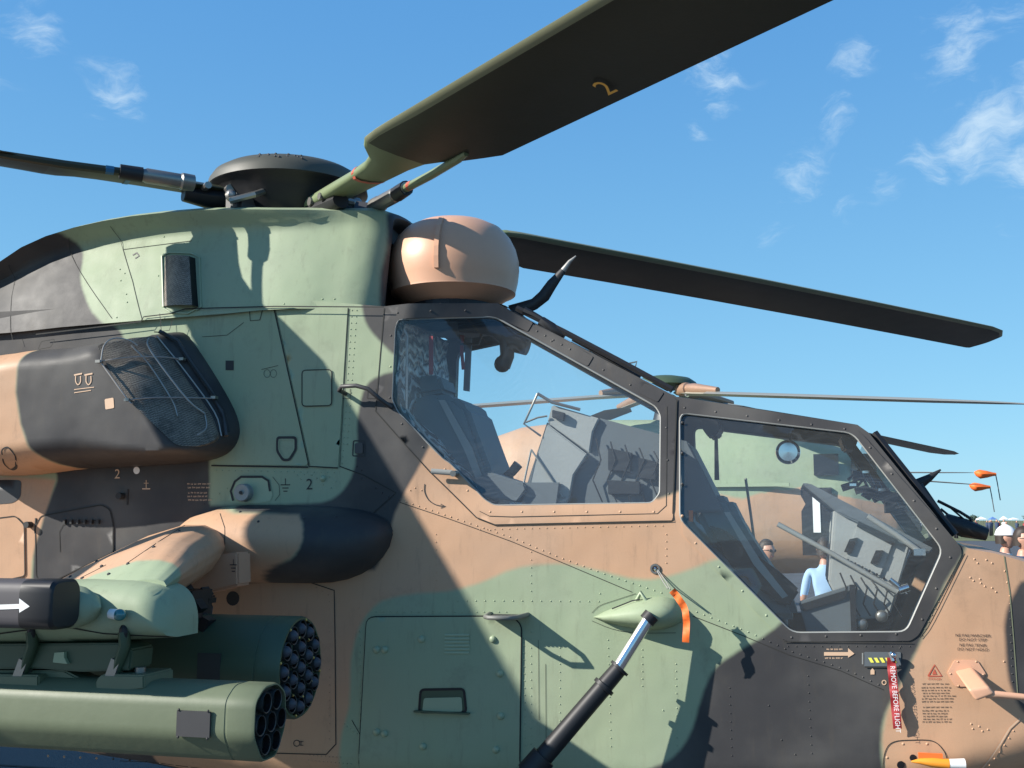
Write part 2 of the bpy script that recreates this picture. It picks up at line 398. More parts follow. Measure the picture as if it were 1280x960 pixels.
# ------------------------------------------------------------------ ground
g = mesh('ground', [(-2500, -1500, 0), (2500, -1500, 0), (2500, 3500, 0), (-2500, 3500, 0)], [(0, 1, 2, 3)], M['tarmac']); tag(g, kind='structure')
jb = MB()
for k in range(-6, 12): jb.box((0, k*4.0+1.2, .002), (80, .035, .004)); jb.box((k*6.0-.5, 6, .003), (.035, 80, .004))
tag(jb.build('tarmac_joints', M['seam']), kind='structure')
grass = mesh('grass_field', [(-2500, 90, .01), (2500, 90, .01), (2500, 3400, .01), (-2500, 3400, .01)], [(0, 1, 2, 3)], principled('dry_grass', (.12, .13, .05), .9, vary=.3)); tag(grass, kind='structure')

# ------------------------------------------------------------------ the helicopter
HELI = empty('attack_helicopter', (0, 0, 0), 'large tan, green and grey camouflaged attack helicopter with tandem cockpit filling the foreground', 'helicopter')
BXZ = np.array([U(a, b, -.40)[[0, 2]] for a, b in ((-700, 840), (-300, 895), (-100, 918), (20, 936), (150, 957), (400, 1010), (800, 1035), (1150, 1030), (1350, 985), (1480, 900))])
def hull(x, z):
    x = np.asarray(x, float); z = np.asarray(z, float)
    y = -.54+np.clip(z-1.72, 0, 2)*.26*np.clip((x-.9)/.5, 0, 1)
    y = y+.13*np.clip(x-3.25, 0, 3)**2
    d = np.clip(1-(z-np.interp(x, BXZ[:, 0], BXZ[:, 1]))/.30, 0, 1)
    y = y+.30*d**2
    return np.minimum(y, -.05)
HX = lambda pts: XZ(pts, hull)
# camouflage areas traced on the hull side
T1 = HX(cr([(537, 552), (600, 605), (700, 622), (822, 622), (853, 611), (905, 640), (912, 690), (890, 700), (845, 718), (800, 724), (750, 713), (700, 705), (650, 709), (600, 728), (560, 739), (505, 744), (468, 757), (447, 790), (438, 830), (437, 880), (430, 905), (425, 940), (427, 1010)], 3)+[(300, 1100), (-700, 1000), (-700, 640), (-300, 600), (20, 596), (70, 599), (62, 630), (40, 700), (38, 740), (120, 720), (264, 655), (300, 700), (470, 705), (490, 640), (512, 590)])
T2 = HX([(1216, 660), (1203, 695), (1183, 726), (1157, 788), (1128, 850), (1108, 890), (1102, 925), (1106, 975), (1120, 1100), (1700, 1100), (1700, 600)])
T3 = HX(cr([(-40, 380), (8, 393), (32, 402), (44, 418), (46, 440), (0, 450), (-60, 440)], 4, True))
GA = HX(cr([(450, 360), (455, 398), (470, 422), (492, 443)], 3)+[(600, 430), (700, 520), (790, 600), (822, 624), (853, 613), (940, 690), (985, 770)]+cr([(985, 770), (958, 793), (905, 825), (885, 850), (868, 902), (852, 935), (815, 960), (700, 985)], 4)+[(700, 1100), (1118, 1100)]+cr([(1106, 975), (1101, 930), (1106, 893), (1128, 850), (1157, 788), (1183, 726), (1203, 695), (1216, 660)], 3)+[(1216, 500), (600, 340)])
GB = HX(cr([(495, 464), (478, 468), (462, 477), (453, 492), (447, 520), (446, 560), (441, 590), (432, 608), (418, 622), (400, 628), (360, 630)], 3)+[(262, 632)]+[(262, 583), (262, 560), (60, 560), (72, 598), (62, 625), (42, 690), (40, 740), (200, 740), (470, 712), (484, 680), (494, 640), (512, 605), (537, 560), (545, 500), (520, 464)])
GC = HX(cr([(1290, 725), (1268, 742), (1256, 775), (1257, 815), (1264, 860), (1285, 895), (1340, 910), (1400, 850), (1390, 760)], 4, True))
GD = HX(cr([(-60, 330), (0, 338), (84, 296), (94, 318), (98, 345), (110, 372), (126, 396), (150, 413), (160, 440)], 3)+[(160, 500), (-80, 500)])
GE = HX(cr([(128, 940), (138, 935), (190, 940), (195, 990), (130, 990)], 3, True))
G1 = HX(cr([(-30, 645), (0, 648), (14, 668), (20, 700), (16, 730), (-30, 740)], 3, True))   # small green patch inside the tan
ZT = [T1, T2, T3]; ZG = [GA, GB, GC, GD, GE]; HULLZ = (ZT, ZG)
WR = [(498, 399), (612, 396), (622, 398), (820, 508), (826, 519), (825, 617), (815, 629), (618, 632), (606, 625), (588, 606), (562, 579), (555, 575), (497, 515), (490, 500), (494, 410)]
WF = rnd([(850, 516), (1066, 541), (1179, 687), (1133, 790), (990, 791), (850, 650)], 11)
WR = rnd(WR, 5, 3)
HULLTOP = [(-700, 470), (-300, 405), (345, 372), (480, 383), (622, 379), (845, 496), (880, 501), (1072, 531), (1086, 541), (1196, 679), (1212, 686), (1245, 692), (1280, 702), (1350, 722), (1430, 760), (1480, 810), (1492, 850)]
HULLBOT = [(1480, 900), (1350, 985), (1150, 1030), (800, 1035), (400, 1010), (150, 957), (20, 936), (-100, 918), (-300, 895), (-700, 840)]
top_xz = HX(HULLTOP); bot_xz = XZ(HULLBOT, -.40)
bot_xz = bot_xz[np.argsort(-bot_xz[:, 0])]
outer = np.vstack([top_xz, bot_xz])
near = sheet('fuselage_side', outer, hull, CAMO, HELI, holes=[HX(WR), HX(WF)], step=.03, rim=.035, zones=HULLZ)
far = near.copy(); far.data = near.data.copy(); far.name = 'fuselage_side'; col.objects.link(far); far.scale = (1, -1, 1)
far.data.flip_normals(); adopt(far, HELI)

def strip_across(name, pxs, mat, z_off=0.0, zones=None, inset=0.0, dense=True):
    """panel bridging near side and far side along a line on the hull outline"""
    P = np.array([US(a, b, hull) for a, b in pxs]); V = []; F = []; m = len(P)
    crown = .05
    K = 9
    for p in P:
        for j in range(K):
            t = -1+2*j/(K-1); V.append((p[0], (abs(p[1])-inset)*t, p[2]+z_off+crown*(1-t*t)*.5))
    for i in range(m-1):
        for j in range(K-1): F.append((i*K+j, i*K+j+1, (i+1)*K+j+1, (i+1)*K+j))
    o = mesh(name, V, F, mat); auto_smooth(o, 30)
    if zones: paint(o, zones)
    return adopt(o, HELI)
strip_across('engine_deck', [(-700, 470), (-300, 405), (345, 372), (480, 383)], CAMO, -.03, HULLZ)
strip_across('canopy_roof', [(480, 383), (560, 381), (622, 379)], CAMO, 0, ([], [GA]))
strip_across('rear_windshield', [(630, 384), (700, 421), (780, 463), (838, 493)], M['glassf'], .0)
strip_across('front_canopy_roof', [(845, 496), (880, 501), (960, 513), (1072, 531), (1086, 541)], CAMO, 0, ([], [GA]))
strip_across('front_windshield', [(1092, 548), (1140, 609), (1192, 674)], M['glassf'], 0)
nd = [(1196, 679), (1212, 686), (1245, 692), (1280, 702), (1350, 722), (1430, 760), (1480, 810), (1492, 850), (1480, 900)]
strip_across('nose_deck', nd, CAMO, 0, ([T2], [GC]))
# belly
P = bot_xz[::-1]; V = []; F = []
for x, z in P:
    y = abs(float(hull(x, z)))
    for j in range(7): t = -1+j/3; V.append((x, y*t, z-.06*(1-t*t)))
for i in range(len(P)-1):
    for j in range(6): F.append((i*7+j, (i+1)*7+j, (i+1)*7+j+1, i*7+j+1))
o = mesh('belly', V, F, CAMO, None, True); paint(o, HULLZ); adopt(o, HELI)
# tail, beyond the left edge of the picture
rings = []
for x, zc, hw, hh in ((-3.2, 1.70, .52, .75), (-3.9, 1.95, .42, .52), (-5.5, 2.15, .27, .32), (-8.2, 2.35, .17, .2)):
    rings.append([(x, hw*math.cos(a), zc+hh*math.sin(a)) for a in [2*math.pi*j/20 for j in range(20)]])
V, F = loft(rings); o = mesh('tail_boom', V, F, CAMO, None, True); paint(o, ([], [])); adopt(o, HELI)

def ribbon(mb, pts, wdt, f=hull, off=-.0022):
    """flat strip following a surface; pts are XZ"""
    P = np.array(pts); q = [P[0]]
    for i in range(len(P)-1):
        d = np.hypot(*(P[i+1]-P[i])); m = max(1, int(d/.05)); q += [P[i]+(P[i+1]-P[i])*(j+1)/m for j in range(m)]
    P = np.array(q); V = []; F = []
    T = np.gradient(P, axis=0); T /= np.maximum(np.hypot(T[:, 0], T[:, 1]), 1e-9)[:, None]
    for p, t in zip(P, T):
        for s in (-1, 1):
            x, z = p[0]-s*t[1]*wdt/2, p[1]+s*t[0]*wdt/2; V.append((x, float(f(x, z))+off, z))
    F = [(2*i, 2*i+1, 2*i+3, 2*i+2) for i in range(len(P)-1)]
    return mb.add(V, F)
def seam(pxs, wdt=.0042, f=hull, closed=False, mat=None, off=-.0022, name='panel_seam', par=None):
    p = XZ(pxs, f)
    if closed: p = np.vstack([p, p[:1]])
    return ribbon(MB(), p, wdt, f, off).build(name, mat or M['seam'], par or HELI)
RIV = MB()
def rivet(x, z, f=hull, r=.0042, h=.0042):
    y = float(f(x, z)); V = [(x, y-h, z)]; V += [(x+r*math.cos(a), y+.0005, z+r*math.sin(a)) for a in [math.pi*j/3 for j in range(6)]]
    RIV.add(V, [(0, 1+(j+1) % 6, 1+j) for j in range(6)])
def rivets(pxs, sp=.03, f=hull, r=.0042, closed=False):
    r = r*1.22
    p = XZ(pxs, f)
    if closed: p = np.vstack([p, p[:1]])
    d = np.r_[0, np.cumsum(np.hypot(*(np.diff(p, axis=0).T)))]
    for s in np.arange(0, d[-1]+1e-6, sp): rivet(np.interp(s, d, p[:, 0]), np.interp(s, d, p[:, 1]), f, r)

# canopy: panes, seals, frames
for nm, poly in (('rear', WR), ('front', WF)):
    p = HX(poly)
    sheet('window_pane', p, hull, M['glass'], HELI, step=.08, rim=0, off=.008)
    o = sheet('window_pane', p, lambda x, z: -hull(x, z), M['glassf'], HELI, step=.10, rim=0, off=-.008)
    q = np.vstack([p, p[:2]]); pts = [(x, float(hull(x, z))+.000, z) for x, z in q]
    MB().tube(pts, .0052, 6, cap=False).build('window_seal', M['seal'], HELI, 60)
    MB().tube([(x, -y, z) for x, y, z in pts], .0052, 6, cap=False).build('window_seal', M['seal'], HELI, 60)
# proud frame of the rear canopy door (a plate with the window cut out)
DOOR = rnd([(481, 385), (621, 381), (846, 499), (841, 651), (619, 656), (596, 647), (538, 590), (470, 514)], 4, 2)
fr = sheet('canopy_door_frame', HX(DOOR), hull, CAMO, HELI, holes=[HX(WR)], step=.03, rim=.006, off=-.005, zones=HULLZ)
FRF = rnd([(854, 503), (884, 508), (1068, 535), (1080, 545), (1201, 684), (1202, 694), (1148, 794), (1138, 801), (985, 802), (975, 797), (853, 668)], 4, 2)
fr2 = sheet('front_window_frame', HX(FRF), hull, CAMO, HELI, holes=[HX(WF)], step=.03, rim=.006, off=-.005, zones=HULLZ)
seam([(481, 385), (470, 514), (538, 590), (596, 647), (619, 656), (841, 651), (846, 499)], .0055, off=-.0065)
seam([(600, 639), (612, 645), (640, 646), (822, 642), (833, 632), (834, 508)], .003, off=-.0065)
seam(cr([(1150, 797), (1165, 775), (1206, 692)], 4), .004, off=-.0065)
seam([(980, 802), (1140, 803)], .004, off=-.0065)
fh = lambda x, z: hull(x, z)-.005
for L, s in (([(497, 391), (612, 388), (640, 399), (832, 506), (837, 640), (612, 640), (540, 572), (487, 512), (489, 400)], .155), ([(856, 510), (1068, 538), (1078, 548), (1192, 688), (1145, 792), (985, 797), (853, 662), (853, 515)], .145), ([(628, 392), (660, 408), (720, 441)], .05)):
    rivets(L, s, fh, .0062)
# bolted plates joining the canopy rail
for q in (([(627, 383), (667, 403), (660, 415), (620, 396)]), ([(720, 434), (742, 446), (735, 458), (712, 447)]), ([(806, 479), (830, 491), (822, 503), (798, 491)])):
    sheet('rail_joint_plate', XZ(rnd(q, 2, 2), hull), hull, CAMO, HELI, step=.04, rim=.004, off=-.009, zones=([], [GA]))
# dark upper rail on top of the slanted frame and its cable
P = np.array([US(a, b, hull) for a, b in ((640, 386), (700, 416), (770, 453), (838, 490))])
MB().tube(P+np.array([0, .10, .022]), .017, 6).build('windshield_rail', M['black'], HELI, 40)
P = np.array([US(a, b, hull) for a, b in ((1094, 546), (1140, 604), (1196, 675))])
MB().tube(P+np.array([0, .05, .02]), .02, 6).build('windshield_rail', M['black'], HELI, 40)

# upper cowling over the gearbox
CS = [(-260, 440, 470), (-120, 395, 430), (0, 334, 417), (30, 313, 415), (60, 299, 412), (95, 288, 408), (130, 280, 405), (165, 274, 402), (200, 270, 399), (250, 266, 395), (300, 265, 391), (340, 265, 387), (380, 263, 385), (405, 261, 384), (430, 259, 384), (450, 258, 384), (462, 259, 384), (470, 261, 384), (474, 263, 384), (475, 266, 384)]
fac = [1]*12+[1, .98, .95, .90, .84, .78, .74, .70]
rings = []
K = 22
for (px, yt, yb), fc in zip(CS, fac):
    top = U(px, yt, -.36); bot = U(px, yb, -.57); X = (top[0]+bot[0])/2
    half = []
    for t in np.linspace(0, 1, K):
        z = bot[2]+(top[2]-bot[2])*t
        flare = np.interp(px, [-260, 0, 330, 400, 440, 490], [.13, .13, .12, .06, .03, .02])*math.exp(-((t-.965)/.10)**2)
        y = -.57+.20*t**1.15-flare
        if t > .95: y += .04*((t-.95)/.05)**2
        if 388 < px < 450: y += .02*math.sin((px-388)/62*math.pi)
        half.append((X, y*fc, z))
    crown = [(X, half[-1][1]*(1-s), half[-1][2]+.035*math.sin(s*math.pi/2)) for s in (.25, .5, .75)]
    near_ = half+crown+[(X, 0, half[-1][2]+.035)]
    rings.append(near_+[(x, -y, z) for x, y, z in near_[-2::-1]])
LR = rings[-1]; cup = [LR]
for k_, (sx_, sy_) in enumerate(((-.03, .78), (-.14, .62), (-.24, .42), (-.30, .18), (-.31, .02))): cup.append([(x+sx_, y*sy_/.82*.82, z-.02*(k_+1) if z > 2.6 else z) for x, y, z in LR])
V, F = loft(cup, closed=False); adopt(auto_smooth(mesh('sight_recess', V, F, M['greyp']), 40), HELI)  # shade inside the recess put into its dark grey colour
V, F = loft(rings, closed=False)
cow = mesh('gearbox_cowling', V, F, CAMO); auto_smooth(cow, 45)
cz = lambda pts: XZ(pts, -.50)
paint(cow, ([cz(cr([(-60, 385), (8, 393), (32, 402), (44, 418), (46, 440), (0, 450), (-60, 440)], 4, True))], [cz([(464, 200), (470, 300), (466, 340), (470, 420), (520, 420), (520, 200)]), cz([(-300, 300), (0, 280), (84, 290)]+cr([(84, 290), (95, 318), (98, 345), (110, 372), (126, 396), (150, 416)], 3)+[(150, 460), (-300, 500)])]))  # first grey area: shading of the cowling's front end put into the camouflage
adopt(cow, HELI)
CV = np.array([v for v in V]); 
def cowl(x, z):
    """near surface of the cowling by interpolation of its rings"""
    x = np.atleast_1d(np.asarray(x, float)); z = np.atleast_1d(np.asarray(z, float)); out = []
    RX = np.array([r[0][0] for r in rings])
    for xi, zi in zip(x, z):
        k = int(np.clip(np.searchsorted(RX, xi)-1, 0, len(RX)-2)); t = np.clip((xi-RX[k])/(RX[k+1]-RX[k]), 0, 1)
        ys = [np.interp(zi, [p[2] for p in rings[j][:K]], [p[1] for p in rings[j][:K]]) for j in (k, k+1)]
        out.append(ys[0]*(1-t)+ys[1]*t)
    return np.array(out) if len(out) > 1 else out[0]
seam([(13, 322), (15, 370), (16, 425)], .003, cowl); seam([(138, 283), (154, 312), (166, 352), (178, 400)], .003, cowl)
seam(cr([(86, 298), (90, 320), (110, 355), (140, 398)], 3), .003, cowl)
seam([(154, 312), (240, 301)], .003, cowl)
for a, b in ((150, 337), (156, 342), (151, 351), (158, 368), (159, 378), (146, 397), (205, 296), (204, 318), (198, 345), (297, 332), (403, 374), (418, 374), (355, 380)):
    q = US(a, b, cowl); rivet(q[0], q[2], cowl, .006)
seam([(166, 319), (171, 316), (174, 320), (169, 323)], .008, cowl, mat=M['greyp'])
# lower edge of the cowling and shelf line
seam([(45, 418), (130, 408), (176, 402), (180, 396), (214, 392), (232, 386), (345, 383), (480, 384)], .006, lambda x, z: hull(x, z)-.035)
# cooling-air slot with its hood on the cowling
a = [US(*q, cowl) for q in ((207, 320), (243, 323), (247, 384), (205, 383))]
mb = MB(); n = 8
L = [np.array(v) for v in a]
V = []; F = []
for i in range(n+1):
    t = i/n; topp = L[0]*(1-t)+L[1]*t; bt = L[3]*(1-t)+L[2]*t; o_ = -.055*math.sin(min(1, t*1.25)*math.pi*.5)*(1 if t < .95 else .9)
    V += [topp+np.array([0, o_-.004, 0]), bt+np.array([0, o_-.004, 0])]
F = [(2*i, 2*i+1, 2*i+3, 2*i+2) for i in range(n)]
hood = mesh('air_outlet_hood', V, F, M['grille'], None, True); adopt(hood, HELI)
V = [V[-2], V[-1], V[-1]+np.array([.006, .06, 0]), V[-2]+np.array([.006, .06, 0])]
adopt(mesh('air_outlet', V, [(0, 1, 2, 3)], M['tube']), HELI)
mb = MB()
for q in (((203, 320), (212, 316), (240, 317), (250, 322), (252, 384), (247, 388), (240, 384)), ((206, 386), (215, 391), (236, 392), (247, 386)), ((203, 320), (205, 384))):
    mb.tube([US(*p, cowl)-np.array([0, .006, 0]) for p in q], .005, 5)
mb.build('air_outlet_rim', M['greenp'], HELI)
# dark transition fairing behind the roof sight
rings2 = []
for px, yt, hw in ((466, 262, .30), (480, 264, .30), (494, 272, .26)):
    tpt = U(px, yt, 0); zb = U(px, 384, 0)[2]-.25
    zb = tpt[2]-.16; rings2.append([(tpt[0], -hw, zb), (tpt[0], -hw, tpt[2]-.10), (tpt[0], -hw*.8, tpt[2]-.02), (tpt[0], 0, tpt[2]), (tpt[0], hw*.8, tpt[2]-.02), (tpt[0], hw, tpt[2]-.10), (tpt[0], hw, zb)])
V, F = loft(rings2[:3]); adopt(auto_smooth(mesh('sight_fairing', V, F, M['greyp']), 30), HELI)

# roof sight
c = U(567, 330, 0); pxm = (c-CAM)@FW/FPX      # metres per photo pixel at that depth
prof = [(0, 53), (26, 53), (44, 50), (60, 42), (71, 30), (78, 16), (81.5, 2), (82, -10), (80.5, -24), (77.5, -37), (77.5, -39.5), (70, -43), (58, -51), (50, -55), (30, -57), (0, -57)]
V, F = lathe([(r*pxm, h*pxm) for r, h in prof], c, 56)
ball = adopt(auto_smooth(mesh('roof_sight_housing', V, F, M['tanp']), 28), HELI)
mb = MB(); az0 = math.atan2(CAM[1]-c[1], CAM[0]-c[0])-R(14)
rr = [(r*pxm, h*pxm) for r, h in prof if 44 >= h >= -34]
V = []
for r, h in rr:
    for s, e in ((-1, -.006), (-1, .018), (1, .018), (1, -.006)):
        V.append((c[0]+(r+e)*math.cos(az0)-s*.012*math.sin(az0), c[1]+(r+e)*math.sin(az0)+s*.012*math.cos(az0), c[2]+h))
V2, F = loft([V[4*i:4*i+4] for i in range(len(rr))]); mb.add(V2, F)
adopt(mb.build('sight_door_rib', M['tanp']), HELI)
mb = MB()
for k in range(16):
    a = az0+.2+k*2*math.pi/16; mb.ball((c[0]+76*pxm*math.cos(a), c[1]+76*pxm*math.sin(a), c[2]-33*pxm), .008, 6, 4)
adopt(mb.build('sight_screws', M['steel']), HELI)['kind'] = 'stuff'
V, F = lathe([(.0, .02), (.22, .02), (.24, -.10), (.26, -.14), (0, -.14)], c+np.array([0, 0, -52*pxm]), 32); adopt(mesh('sight_mount', V, F, M['black'], None), HELI)

# rotor head
def blade(az, z0, z1, pitch, label=None, ringcol='red', arm='arm'):
    """one rotor blade with its root arm; az in degrees from +X"""
    a = R(az+14); d = np.array([math.cos(a), math.sin(a), 0]); nn = np.array([math.sin(a), -math.cos(a), 0]); Z = np.array([0, 0, 1.])
    st_ = [(.30, .075, -.06, .055, 0), (.55, .085, -.07, .055, .1), (.85, .095, -.075, .05, .3), (1.05, .11, -.075, .05, .5), (1.16, .14, -.075, .048, .6), (1.24, .215, -.08, .045, .75), (1.30, .245, -.085, .043, .85), (1.40, .25, -.12, .042, .95), (1.50, .25, -.17, .042, 1), (1.62, .25, -.215, .042, 1), (1.72, .25, -.25, .042, 1), (2.4, .25, -.25, .04, 1), (3.4, .25, -.25, .04, 1), (4.6, .25, -.25, .036, 1), (5.7, .25, -.25, .034, 1), (6.15, .25, -.25, .03, 1), (6.32, .22, -.25, .026, 1), (6.46, .12, -.25, .02, 1), (6.5, -.02, -.24, .01, 1)]
    rings = []
    for r, le, te, th, pk in st_:
        q = R(pitch*pk); ch = nn*math.cos(q)+Z*math.sin(q); up = Z*math.cos(q)-nn*math.sin(q)
        c0 = d*r+Z*(z0+(z1-z0)*(r/6.5)**1.6); w_ = le-te; ring = []
        for s, h in ((0, 0), (.02, .35), (.08, .75), (.25, 1), (.55, .75), (.85, .3), (1, .06), (1, -.06), (.85, -.2), (.55, -.5), (.25, -.62), (.08, -.5), (.02, -.3)):
            ring.append(c0+ch*(le-s*w_)+up*h*th*.8)
        rings.append(ring)
    V, F = loft(rings); n = 13; mi = []
    for i in range(len(rings)-1):
        for j in range(n):
            mi.append(1 if i < 6 else (2 if j in (0, 1, 11, 12) else 0))
    mi += [1, 0]
    o = mesh('rotor_blade', V, F, None, None, mats=[M['blade'], M[arm], M['edge']], midx=mi); auto_smooth(o, 40)
    if label: o['label'] = label
    adopt(o, HELI)
    def at(r, e, h=0, pk=1):
        q = R(pitch*pk); ch = nn*math.cos(q)+Z*math.sin(q); up = Z*math.cos(q)-nn*math.sin(q)
        return d*r+Z*(z0+(z1-z0)*(r/6.5)**1.6)+ch*e+up*h
    dm = MB(); dm.tube([at(.98, -.17, -.02, .5), at(1.25, -.155, -.02, .7), at(1.52, -.14, -.01, 1), at(1.6, -.13, -.01, 1)], [.022, .022, .02, .014], 8)
    adopt(dm.build('drag_link', M[arm], None, 40), HELI)
    dm = MB(); dm.tube([at(.62, -.19, -.03, .3), at(.68, -.19, -.03, .3), at(.69, -.185, -.03, .3), at(.86, -.18, -.025, .4), at(.87, -.18, -.025, .4), at(.99, -.17, -.02, .5)], [.044, .046, .040, .040, .034, .032], 12)
    adopt(dm.build('lead_lag_damper', M['dull'], None, 30), HELI)
    dm = MB(); dm.tube([at(.88, -.18, -.025, .4), at(.99, -.17, -.02, .5)], [.041, .039], 12); adopt(dm.build('damper_boot', M['black'], None, 30), HELI)
    dm = MB(); rg = []
    for r in (.90, .925):
        q = R(pitch*.35); ch = nn*math.cos(q)+Z*math.sin(q); up = Z*math.cos(q)-nn*math.sin(q); c0 = d*r+Z*z0
        rg.append([c0+ch*(.098-s*.175)+up*h*.043 for s, h in ((-.02, 0), (.02, .5), (.08, .85), (.25, 1.1), (.55, .85), (.85, .4), (1.02, .0), (.85, -.3), (.55, -.6), (.25, -.72), (.08, -.6))])
    gp_ = MB(); gp_.tube([at(.30, .01, -.045, 0), at(.46, .01, -.05, 0), at(.62, .01, -.045, .1)], [.062, .058, .040], 10, flat=1.2); adopt(gp_.build('blade_grip', M['black'], None, 40), HELI)
    gp_ = MB(); gp_.tube([at(.40, .09, -.01, 0), at(.40, -.11, -.01, 0)], .024, 8).tube([at(.52, .09, -.01, 0), at(.52, -.11, -.01, 0)], .020, 8); adopt(gp_.build('grip_bolts', M['dull'], None, 40), HELI)['kind'] = 'stuff'
    V, F = loft(rg, cap=False); adopt(mesh('colour_band', V, F, M['bandred' if ringcol == 'red' else 'bandblue']), HELI)
    dm = MB(); dm.tube([at(1.02, -.168, -.02, .5), at(1.06, -.166, -.02, .5)], .0235, 8); adopt(dm.build('colour_band', M['bandred' if ringcol == 'red' else 'bandblue']), HELI)
    return at, d, nn
M['bandred'] = principled('red_band', (.45, .09, .05), .5); M['bandblue'] = principled('blue_band', (.02, .13, .25), .5)
M['shadearm'] = principled('shaded_arm_paint', (.028, .034, .02), .45)  # darker copy of the arm paint: this arm's shade put into its colour
atA, dA, nA = blade(-54, 3.405, 3.415, 13.0, 'blade running over the camera, marked with an ochre 2')
blade(32, 3.44, 3.28, 8.3, 'blade running forward over the cockpit')
blade(212, 3.50, 3.44, 8.5, 'blade pointing back and left', 'blue', 'shadearm')

blade(126, 3.43, 3.38, 9)
HZ = 3.44
V, F = lathe([(0, .275), (.14, .27), (.28, .252), (.37, .226), (.42, .195), (.445, .155), (.45, .118), (.44, .108), (.42, .10), (.385, .05), (.34, -.03), (.30, -.10), (.24, -.12), (0, -.12)], (-.03, 0, HZ), 64)
o = mesh('rotor_head_dome', V, F, None, None, mats=[M['dome'], M['black']]); auto_smooth(o, 40)
for p in o.data.polygons:
    if p.center.z < HZ+.115: p.material_index = 1
adopt(o, HELI)
mb = MB()
for k in range(14):
    a = -1.25+.3*math.sin(k*2.4); rr_ = .40+.022*math.cos(k*1.7); mb.ball((rr_*math.cos(a)-.03, rr_*math.sin(a), HZ+.205-.7*(rr_-.40)), .008, 6, 4)
adopt(mb.build('dome_bolts', M['greyp']), HELI)['kind'] = 'stuff'
V, F = lathe([(.13, 0), (.13, -.1), (.20, -.12), (.22, -.2), (.26, -.22), (.26, -.30), (.16, -.32), (.16, -.55)], (0, 0, HZ), 24); adopt(auto_smooth(mesh('rotor_mast', V, F, M['black']), 40), HELI)
for k in range(4):
    a = R(-54+14+90*k+22); ca, sa = math.cos(a), math.sin(a)
    mb = MB(); mb.box((.37*ca, .37*sa, HZ-.05), (.20, .08, .08), Matrix.Rotation(a, 3, 'Z')); mb.box((.38*ca, .38*sa, HZ-.10), (.14, .12, .09), Matrix.Rotation(a, 3, 'Z'))
    adopt(mb.build('hub_bracket', M['greyp']), HELI)
    mb = MB(); mb.tube([(.47*ca, .47*sa, HZ-.02), (.43*ca-.03*sa, .43*sa+.03*ca, HZ-.17)], .016, 8); mb.ball((.47*ca, .47*sa, HZ-.02), .034, 8, 6); mb.ball((.44*ca-.04*sa, .44*sa+.04*ca, HZ-.13), .03, 8, 6)
    adopt(mb.build('pitch_link', M['dull'], None, 40), HELI)
    mb = MB(); mb.tube([(.30*ca-.1*sa, .30*sa+.1*ca, HZ+.04), (.42*ca-.12*sa, .42*sa+.12*ca, HZ-.02), (.50*ca-.02*sa, .50*sa+.02*ca, HZ-.06)], .018, 7); mb.tube([(.24*ca, .24*sa, HZ-.12), (.40*ca+.08*sa, .40*sa-.08*ca, HZ-.12)], .014, 6); mb.ball((.46*ca+.08*sa, .46*sa-.08*ca, HZ-.11), .035, 8, 6)
    adopt(mb.build('hub_linkage', M['dull'], None, 40), HELI)

# rear-left engine intake housing: flat outer face, slanted front face carrying the grille
FA = [U(*q, -.86) for q in ((30, 452), (118, 436), (226, 566), (72, 582))]
IY = -.88
xr0 = U(200, 414, -.66); xr1 = U(284, 545, -.66)
xs0 = U(112, 430, IY); xs1 = U(228, 566, IY)
def intake(x, z):
    x = np.asarray(x, float); z = np.asarray(z, float)
    ex = np.interp(z, [xs1[2], xs0[2]], [xs1[0], xs0[0]])          # edge between outer and slanted face
    s = (x-ex)
    wd = np.maximum(np.interp(z, [xr1[2], xr0[2]], [xr1[0], xr0[0]])-ex, .05); fall = np.where(s > 0, np.minimum(s/wd, 1.3)*.22, 0)
    y = IY+fall+.012*np.exp(-(s/.03)**2)
    return y
IO = np.array([U(a, b, y_)[[0, 2]] for a, b, y_ in ((-80, 470, -.8), (-40, 446, -.8), (20, 434, -.8), (90, 427, -.8), (160, 417, -.74), (205, 411, -.66), (226, 420, -.64), (262, 474, -.64), (285, 518, -.64), (287, 546, -.64), (272, 566, -.64), (232, 575, -.70), (150, 579, -.8), (70, 583, -.8), (-10, 592, -.8), (-70, 585, -.8), (-110, 540, -.8))])
IO = np.array(cr([tuple(p) for p in IO], 4, True))
def intake_body(x, z):
    P2 = np.stack([np.ravel(x), np.ravel(z)], 1).astype(float); d = sdf(P2, IO)
    t = np.clip(d/np.interp(P2[:, 0], [xr0[0]-.3, xr0[0]+.1], [.13, .05]), 0, 1); k = np.sqrt(np.clip(1-(1-t)**2, 0, 1)); yb = intake(P2[:, 0], P2[:, 1]); base = -.53
    y = base+(yb-base)*(.25+.75*k)
    return y.reshape(np.shape(x)) if np.ndim(x) else float(y[0])
itz = lambda p: XZ(p, -.88)
ib = sheet('engine_intake_housing', IO, intake_body, CAMO, None, step=.018, rim=.40)
paint(ib, ([itz([(-200, 380), (40, 405), (25, 430), (22, 455), (20, 490), (26, 530), (36, 560), (48, 575), (66, 590), (66, 640), (-200, 640)])], [itz([(40, 405), (25, 430), (22, 455), (20, 490), (26, 530), (36, 560), (48, 575), (66, 590), (66, 640), (330, 640), (330, 390), (40, 380)])]))
adopt(ib, HELI)
grl = XZ(rnd([(122, 431), (196, 420), (266, 520), (276, 548), (262, 560), (222, 557), (158, 497)], 8), lambda x, z: float(intake(x, z)))
gf = lambda x, z: intake(x, z)-.012
sheet('intake_grille', grl, gf, M['grille'], HELI, step=.04, rim=.03)
gp = lambda a, b, e=.03: US(a, b, lambda x, z: float(intake(x, z))-e)
wire = lambda pts, r=.0036: adopt(MB().tube([gp(*p, e) for *p, e in cr3(pts)], r, 6).build('grille_guard_wire', M['wire'], None, 40), HELI)
